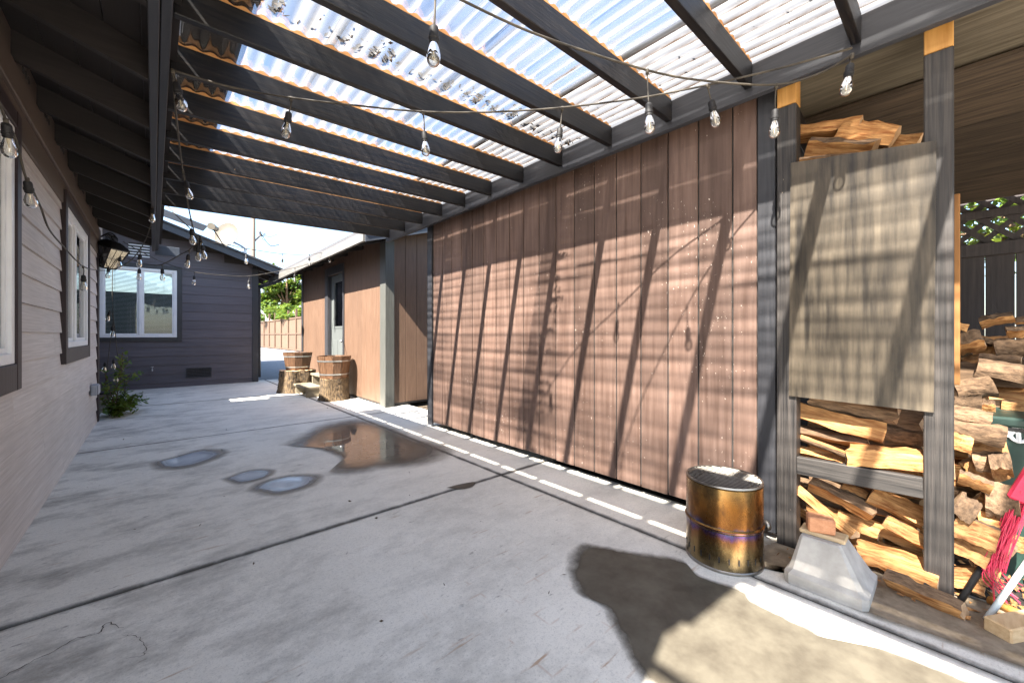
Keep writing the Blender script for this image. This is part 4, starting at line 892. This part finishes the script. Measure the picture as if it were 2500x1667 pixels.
zA = lambda x, y, X: onx(2300 + x/3.92, 740 + y/3.92, X); zB = lambda x, y, X: onx(2200 + x/3.136, 1100 + y/3.136, X)
kA, kB = 2.0/972/3.92, 1.95/972/3.136
for f, k, (x0, y0, x1, y1, th, X) in ((zA, kA, (60, 1060, 470, 1140, 130, 2.75)), (zA, kA, (80, 1200, 610, 1270, 150, 2.70)), (zA, kA, (60, 1310, 290, 1360, 120, 2.66)), (zA, kA, (240, 1380, 620, 1400, 170, 2.78)), (zA, kA, (300, 1500, 640, 1520, 150, 2.76)),
        (zB, kB, (430, 220, 690, 300, 115, 2.64)), (zB, kB, (640, 350, 900, 400, 190, 2.70)), (zB, kB, (680, 110, 850, 120, 160, 2.72)), (zB, kB, (560, 60, 720, 250, 150, 2.78)), (zB, kB, (400, 390, 560, 480, 190, 2.66)), (zB, kB, (400, 570, 740, 690, 120, 2.62)),
        (zB, kB, (380, 690, 660, 820, 170, 2.66)), (zB, kB, (600, 540, 860, 560, 130, 2.70)), (zB, kB, (400, 950, 680, 970, 110, 2.68)), (zB, kB, (400, 1020, 640, 1100, 70, 2.64)), (zB, kB, (540, 380, 700, 480, 120, 2.74)), (zB, kB, (620, 680, 820, 800, 130, 2.85)), (zB, kB, (850, 700, 960, 720, 100, 2.9)), (zB, kB, (560, 850, 760, 930, 100, 2.8))):
    log(f(x0, y0, X), f(x1, y1, X), th*k, *GD)
GE = ('shaded split log heaped beside the green bin before the dark fence', 'firewood heap by the fence')
kE = 2.4/972/3.92
for (x0, y0, x1, y1, th, X) in ((60, 400, 390, 340, 180, 3.45), (380, 330, 620, 310, 120, 3.6), (370, 220, 700, 170, 130, 3.7), (610, 270, 860, 250, 100, 3.6), (700, 170, 900, 165, 70, 3.75), (500, 440, 860, 420, 150, 3.5), (330, 620, 860, 720, 150, 3.3), (140, 840, 500, 790, 140, 3.25), (200, 580, 380, 560, 110, 3.5), (350, 510, 760, 530, 75, 3.4), (90, 980, 380, 1000, 130, 3.1), (370, 1000, 510, 1010, 100, 3.15), (60, 220, 240, 250, 70, 3.4),
        (450, 880, 800, 860, 120, 3.45), (560, 1000, 860, 1030, 110, 3.3), (80, 700, 300, 690, 150, 3.5), (500, 640, 860, 600, 130, 3.6), (100, 560, 300, 500, 140, 3.65), (300, 440, 560, 460, 140, 3.7)):
    log(zA(x0, y0, X), zA(x1, y1, X), th*kE, *GE)
for k in range(9):
    for j in range(2): log((3.40 + .26*j, .10 - .1*(k % 2), .06+.11*k), (3.43 + .26*j, -.50 - .1*(k % 2), .06+.11*k), .12, *GE)
log((2.50, .20, .035), (2.44, -.03, .03), .075, 'bark slab lying on the concrete at the foot of the post', None, idx=SLAB, roll=2.2)
b = MB(); bq = onz(2470, 1520, .03); tag(MB().obox(onz(2466, 1530, .028) + Vector((.03, -.02, 0)), Vector((.09, -.055, 0)), Vector((.022, .034, 0)), (0, 0, .028), .005).build('timber_offcut', surf('pale_timber_offcut', (.46, .30, .15), (.60, .43, .25), (3, 22, 22), 3, .7, .3, .002, .2, 0)), 'pale sawn timber offcut on the ground beside the white pole', 'wood block')
tag(MB().tube([(2.66, -.10, .018), (2.60, -.2, .02), (2.52, -.28, .02)], .017, 8).build('wooden_dowel', fresh_m, None, True), 'round orange dowel lying next to the sawn offcut', 'dowel')
ch = MB(); r = random.Random(8)
for k in range(420):
    p = Vector((r.uniform(2.42, 3.1), r.uniform(-.55, .62), .004 + r.random()*.012)); leaf(ch, p, r.uniform(.006, .028), r)
o = ch.build('wood_chips', split_m); struct(o, 'stuff'); o['label'] = 'scattered splinters and bark chips under the woodpile'

lb = MB(); r = random.Random(31)
for k in range(46): leaf(lb, Vector((r.uniform(-.5, 2.1), 1.0 + r.random()**1.5*7, .006)), r.uniform(.005, .016), r)
o = lb.build('leaf_bits', surf('dry_leaf_bit', (.035, .022, .012), (.12, .08, .04), (1, 1, 1), 20, .9, 0, .001, .3, 0)); struct(o, 'stuff'); o['label'] = 'small dry leaf bits scattered over the patio concrete'

# ================================================================== BIN, BROOM, POLE
bn = thing('wheeled_bin', 'dark green wheeled bin with white letters beside the woodpile', 'bin', (3.28, -.55, -.05))
b = MB(); b.add([(3.02, -.90, -.02), (3.50, -.90, -.02), (3.50, -.16, -.02), (3.02, -.16, -.02), (2.98, -.95, .70), (3.56, -.95, .70), (3.56, -.12, .70), (2.98, -.12, .70)], [(3, 2, 1, 0), (0, 1, 5, 4), (1, 2, 6, 5), (2, 3, 7, 6), (3, 0, 4, 7), (4, 5, 6, 7)]); b.build('bin_body', green_m, bn)
box('bin_lid', green_m, bn, 2.955, 3.60, -.98, -.095, .722, .765, c=.012); box('bin_rim', dmetal_m, bn, 2.965, 3.58, -.965, -.105, .701, .721, c=.004)
lm = MB(); C0 = onx(2489, 1060, 2.975); h = .034
lm.tube([C0 + Vector((-.001, math.cos(a)*h*.85, math.sin(a)*h)) for a in [R(q) for q in range(-45, -316, -15)]][::-1] if False else [C0 + Vector((0, math.cos(R(q))*h*.85, math.sin(R(q))*h)) for q in range(130, -135, -12)], .0085, 5)
M0 = onx(2459, 1060, 2.975)
for (a, c_) in (((.036, -h), (.036, h)), ((.036, h), (0, -h*.3)), ((0, -h*.3), (-.030, h)), ((-.030, h), (-.034, -h))): lm.tube([M0 + Vector((0, a[0], a[1])), M0 + Vector((0, c_[0], c_[1]))], .0085, 5)
lm.build('painted_letters', letter_m, bn)
br = thing('broom', 'leaning broom with black handle and frayed red plastic bristles', 'broom', (2.60, -.02, 0))
e0 = onx(2344, 1470, 2.585); e0.z = .004; e1 = onx(2500, 1222, 2.74); dirn = (e1 - e0).normalized()
MB().tube([e0, e0 + dirn*.95], .012, 8).build('handle', dmetal_m, br, True)
hd = onx(2496, 1208, 2.68); r = random.Random(2)
MB().obox(hd + dirn*.06, dirn*.09, dirn.cross(Vector((1, 0, 0))).normalized()*.035, Vector((.018, 0, 0)), .008).build('broom_head', red_m, br)
b = MB()
for k in range(80):
    s = hd + Vector((r.uniform(-.015, .015), r.uniform(-.03, .03), r.uniform(-.01, .02))); tgt = onx(r.uniform(2395, 2455), r.uniform(1385, 1400), r.uniform(2.60, 2.66))
    P = [s, s + (tgt-s)*.5 + Vector((0, r.gauss(0, .006), -.01)), tgt]
    if k % 5 == 0: P.append(onx(r.uniform(2420, 2500), r.uniform(1420, 1475), 2.62))
    P[-1].z = max(P[-1].z, .01); b.tube(catmull(P, 4), .0016, 3, cap=False)
b.build('bristles', red_m, br)
q0 = onz(2408, 1512, .006); q1 = onx(2500, 1383, 2.66); dr = (q1-q0).normalized()
tag(MB().tube([q0, q0 + dr*.9], .0105, 10).build('white_pole', pale_m, None, True), 'thin white metal pole leaning beside the red broom', 'pole')

# ================================================================== LANTERN, BOXES
ln = thing('wall_lantern', 'black caged lantern hanging tilted at the house corner', 'lantern', depth(262, 628, 5.5))
a0 = depth(253, 650, 5.42); a1 = depth(272, 602, 5.42); ax = (a1-a0).normalized(); s1 = ax.cross(Vector((_s, _c, 0))).normalized(); s2 = s1.cross(ax).normalized(); h = (a1-a0).length
def cage(f, hw): return [a0 + ax*(h*f) + s1*(i*hw) + s2*(j*hw) for i, j in ((-1, -1), (1, -1), (1, 1), (-1, 1))]
lo, hi = cage(0, .085), cage(1, .13); b = MB()
for i in range(4):
    b.tube([lo[i], hi[i]], .010, 4).tube([lo[i], lo[(i+1) % 4]], .012, 4).tube([hi[i], hi[(i+1) % 4]], .014, 4)
    for q in (.33, .66): b.tube([lo[i].lerp(lo[(i+1) % 4], q), hi[i].lerp(hi[(i+1) % 4], q)], .004, 4)
    b.tube([lo[i].lerp(hi[i], .5), lo[(i+1) % 4].lerp(hi[(i+1) % 4], .5)], .004, 4)
b.build('cage', dmetal_m, ln)
for i in range(4): MB().add([lo[i], lo[(i+1) % 4], hi[(i+1) % 4], hi[i]], [(0, 1, 2, 3)]).build('pane', glassmat('lantern_glass%d' % i, (.22, .23, .24), .35, .15, .02) if i == 0 else bpy.data.materials['lantern_glass0'], ln)
c1, c2 = cage(1.02, .15), cage(1.28, .045); b = MB(); b.add(c1 + c2, [(0, 1, 5, 4), (1, 2, 6, 5), (2, 3, 7, 6), (3, 0, 4, 7), (4, 5, 6, 7), (3, 2, 1, 0)]); b.build('cap', dmetal_m, ln)
t0 = a0 + ax*(h*1.28); b = MB(); b.tube(catmull([t0, t0 + ax*.05 + s1*.05, t0 + Vector((.02, -.05, .06)), t0 + Vector((-.04, -.02, .10)), Vector((-.54, 7.72, t0.z+.04))], 6), .009, 6)
for k in range(5): b.tube(catmull([t0 + s1*(.05*math.cos(q)+.02*k) + ax*(.045*math.sin(q)+.02) for q in [i*6.28/8 for i in range(9)]], 3), .006, 5)
b.build('hanging_cable', rub_m, ln, True)
oc = onx(228, 950, -.54)
ob = thing('outlet_box', 'grey weatherproof outlet box low on the house corner', 'outlet', (-.53, oc.y, oc.z-.06))
box('box_body', pvc_m, ob, -.553, -.50, oc.y-.14, oc.y+.10, oc.z-.065, oc.z+.06, c=.006); box('box_cover', pvc_m, ob, -.499, -.488, oc.y-.13, oc.y+.09, oc.z-.055, oc.z+.05, c=.004)

# ================================================================== STRING LIGHTS
bs = MB(); bs.lathe([(.0001, .0), (.008, .0), (.0145, -.006), (.0165, -.014), (.0165, -.036), (.019, -.038), (.019, -.048), (.0165, -.050), (.0165, -.060), (.0001, -.060)], (0, 0, 0), 14); SOCK = bs.mesh('socket_body', rub_m, 40)
bb_ = MB().lathe([(.0125, -.058), (.014, -.068), (.019, -.082), (.0235, -.100), (.0245, -.114), (.0225, -.128), (.016, -.138), (.008, -.1425), (.0001, -.144)], (0, 0, 0), 16); BULB = bb_.mesh('bulb', bulb_m, True)
bf = MB(); bf.tube([(0, 0, -.06), (0, 0, -.085)], [.006, .004], 6).tube([(0, 0, -.085), (.004, 0, -.118)], .0012, 4).tube([(0, 0, -.085), (-.004, 0, -.118)], .0012, 4).tube([(.004, 0, -.118), (-.004, 0, -.118)], .0012, 4); FIL = bf.mesh('filament', fil_m)
def string_light(label, P, bulbs, r=.005, n=7):
    t = thing('string_light', label, 'string light', P[0], 'outdoor bulb strings')
    MB().tube(catmull(P, n), r, 6).build('cable', cord_m, t, True)
    for node, tip in bulbs:
        node, tip = Vector(node), Vector(tip); d = (tip - node); L = d.length; d.normalize(); s0 = node + d*max(.012, L-.144)
        q = Vector((0, 0, -1)).rotation_difference(d)
        o = bpy.data.objects.new('socket', SOCK); C.objects.link(o); o.location = s0; o.rotation_euler = q.to_euler(); put(o, t)
        for nm, me in (('bulb', BULB), ('filament', FIL)):
            c_ = bpy.data.objects.new(nm, me); C.objects.link(c_); c_.parent = o
        mid = (node+s0)/2 + Vector((.004, .003, 0)); MB().tube(catmull([node, mid, s0 + d*.006], 4), .0036, 6).tube([node - (s0-node).normalized()*.004, node + (s0-node).normalized()*.018], .0085, 6).build('drop_cord', cord_m, t, True)
    return t
def dz(px, py, zc): return depth(px, py, zc)
def nb(zp, px, py, tx, ty):                       # bulb under a string running at height zp
    n_ = onz(px, py, zp); zc = (zp-H)*F/(CY-py); return (n_, depth(tx, ty, zc))
def nbd(zc, px, py, tx, ty): return (depth(px, py, zc), depth(tx, ty, zc))
zA_ = 2.43
string_light('bulb string crossing under the corrugated roof from eave to beam', [onz(421, 172, zA_), onz(560, 212, zA_), onz(711, 239, zA_-.005), onz(870, 258, zA_), onz(1033, 273, zA_-.008), onz(1200, 274, zA_), onz(1373, 263, zA_-.008), onz(1560, 240, zA_), onz(1728, 208, zA_), onz(1900, 168, zA_+.01), onz(2080, 118, zA_+.04)],
    [nb(zA_, 421, 172, 447, 272), nb(zA_, 711, 239, 696, 338), nb(zA_, 1033, 273, 1040, 382), nb(zA_, 1373, 263, 1361, 374), nb(zA_, 1728, 208, 1750, 312)])
zB_ = 2.385
string_light('thicker looking bulb string sagging overhead towards the plywood bay', [onz(860, -190, zB_+.05), onz(1062, -40, zB_), onz(1150, 12, zB_), onz(1330, 92, zB_), onz(1580, 172, zB_), onz(1730, 199, zB_), onz(1895, 207, zB_-.01), onz(2000, 180, zB_), onz(2082, 134, zB_+.01)],
    [nb(zB_, 1062, -40, 1058, 163), nb(zB_, 1580, 172, 1587, 327), nb(zB_, 1895, 207, 1890, 338), nb(zB_, 2080, 134, 2063, 235)])
string_light('bulb string dropping from the eave down to the knot of bulbs', [onz(421, 172, 2.43), dz(431, 290, 2.25), dz(446, 415, 3.0), dz(462, 515, 3.5), dz(476, 572, 3.85), dz(483, 588, 3.9)],
    [nbd(3.0, 446, 415, 465, 487), nbd(3.55, 466, 535, 471, 598), nbd(3.88, 483, 580, 484, 638), nbd(3.9, 490, 584, 500, 633), nbd(4.3, 488, 576, 493, 613)])
string_light('bulb string from the fascia end past the dish to the shed eave', [dz(400, 492, 4.6), dz(440, 535, 4.3), dz(500, 585, 4.6), dz(560, 598, 5.4), dz(602, 607, 6.0), dz(690, 620, 6.9), dz(755, 621, 7.2), dz(812, 612, 7.15)],
    [nbd(5.9, 602, 607, 601, 645), nbd(6.9, 690, 620, 689, 652), nbd(7.2, 755, 621, 755, 648), nbd(7.2, 803, 615, 806, 641)], .0055)
string_light('pale lower bulb string from lantern across the siding to the shed gutter', [dz(300, 590, 5.6), dz(345, 615, 5.7), dz(400, 641, 5.9), dz(475, 664, 6.1), dz(545, 672, 6.4), dz(608, 674, 6.8), dz(690, 660, 7.6), dz(780, 637, 7.4), dz(860, 606, 6.45)],
    [nbd(6.1, 475, 664, 473, 696), nbd(6.8, 608, 674, 607, 705), nbd(7.6, 720, 654, 719, 688)], .0058)
string_light('bulb string looping from the lantern up to the knot of bulbs', [dz(268, 655, 5.4), dz(293, 628, 5.3), dz(339, 640, 5.0), dz(370, 647, 4.8), dz(397, 645, 4.6), dz(440, 622, 4.25), dz(462, 610, 4.1), dz(486, 586, 3.95)],
    [nbd(5.3, 293, 626, 292, 653), nbd(5.0, 341, 642, 339, 684), nbd(4.7, 396, 646, 397, 686), nbd(4.1, 462, 611, 456, 655), nbd(5.4, 265, 652, 263, 676)])
wx = -.46
string_light('bulb string strung along the taupe wall and up to the fascia', [onx(-14, 215, wx), onx(12, 288, wx), onx(38, 340, wx), onx(60, 425, wx), onx(75, 455, wx), onx(100, 508, wx), onx(120, 560, wx), onx(155, 602, wx), onx(203, 650, wx), dz(240, 660, 4.7), dz(272, 658, 4.8), dz(310, 643, 4.6), dz(345, 605, 4.3), dz(368, 550, 4.05), dz(376, 492, 3.85)],
    [(onx(14, 292, wx), onx(24, 378, wx)), (onx(66, 436, wx), onx(76, 500, wx)), (onx(203, 650, wx), onx(205, 711, wx)), nbd(4.25, 344, 602, 339, 653), nbd(3.9, 374, 505, 373, 514)])
vy = 5.75
string_light('spare bulb string hanging down in loops over the corner plant', [dz(275, 640, vy), dz(274, 720, vy), dz(276, 790, vy), dz(270, 830, vy), dz(263, 885, vy), dz(258, 930, vy), dz(262, 966, vy), dz(283, 975, vy), dz(303, 960, vy), dz(304, 925, vy), dz(288, 870, vy), dz(280, 800, vy), dz(275, 770, vy)],
    [nbd(vy, 268, 758, 261, 785), nbd(vy, 274, 796, 275, 820), nbd(vy, 257, 884, 253, 909), nbd(vy, 277, 876, 277, 902), nbd(vy, 282, 908, 284, 932), nbd(vy, 287, 972, 285, 1000)])
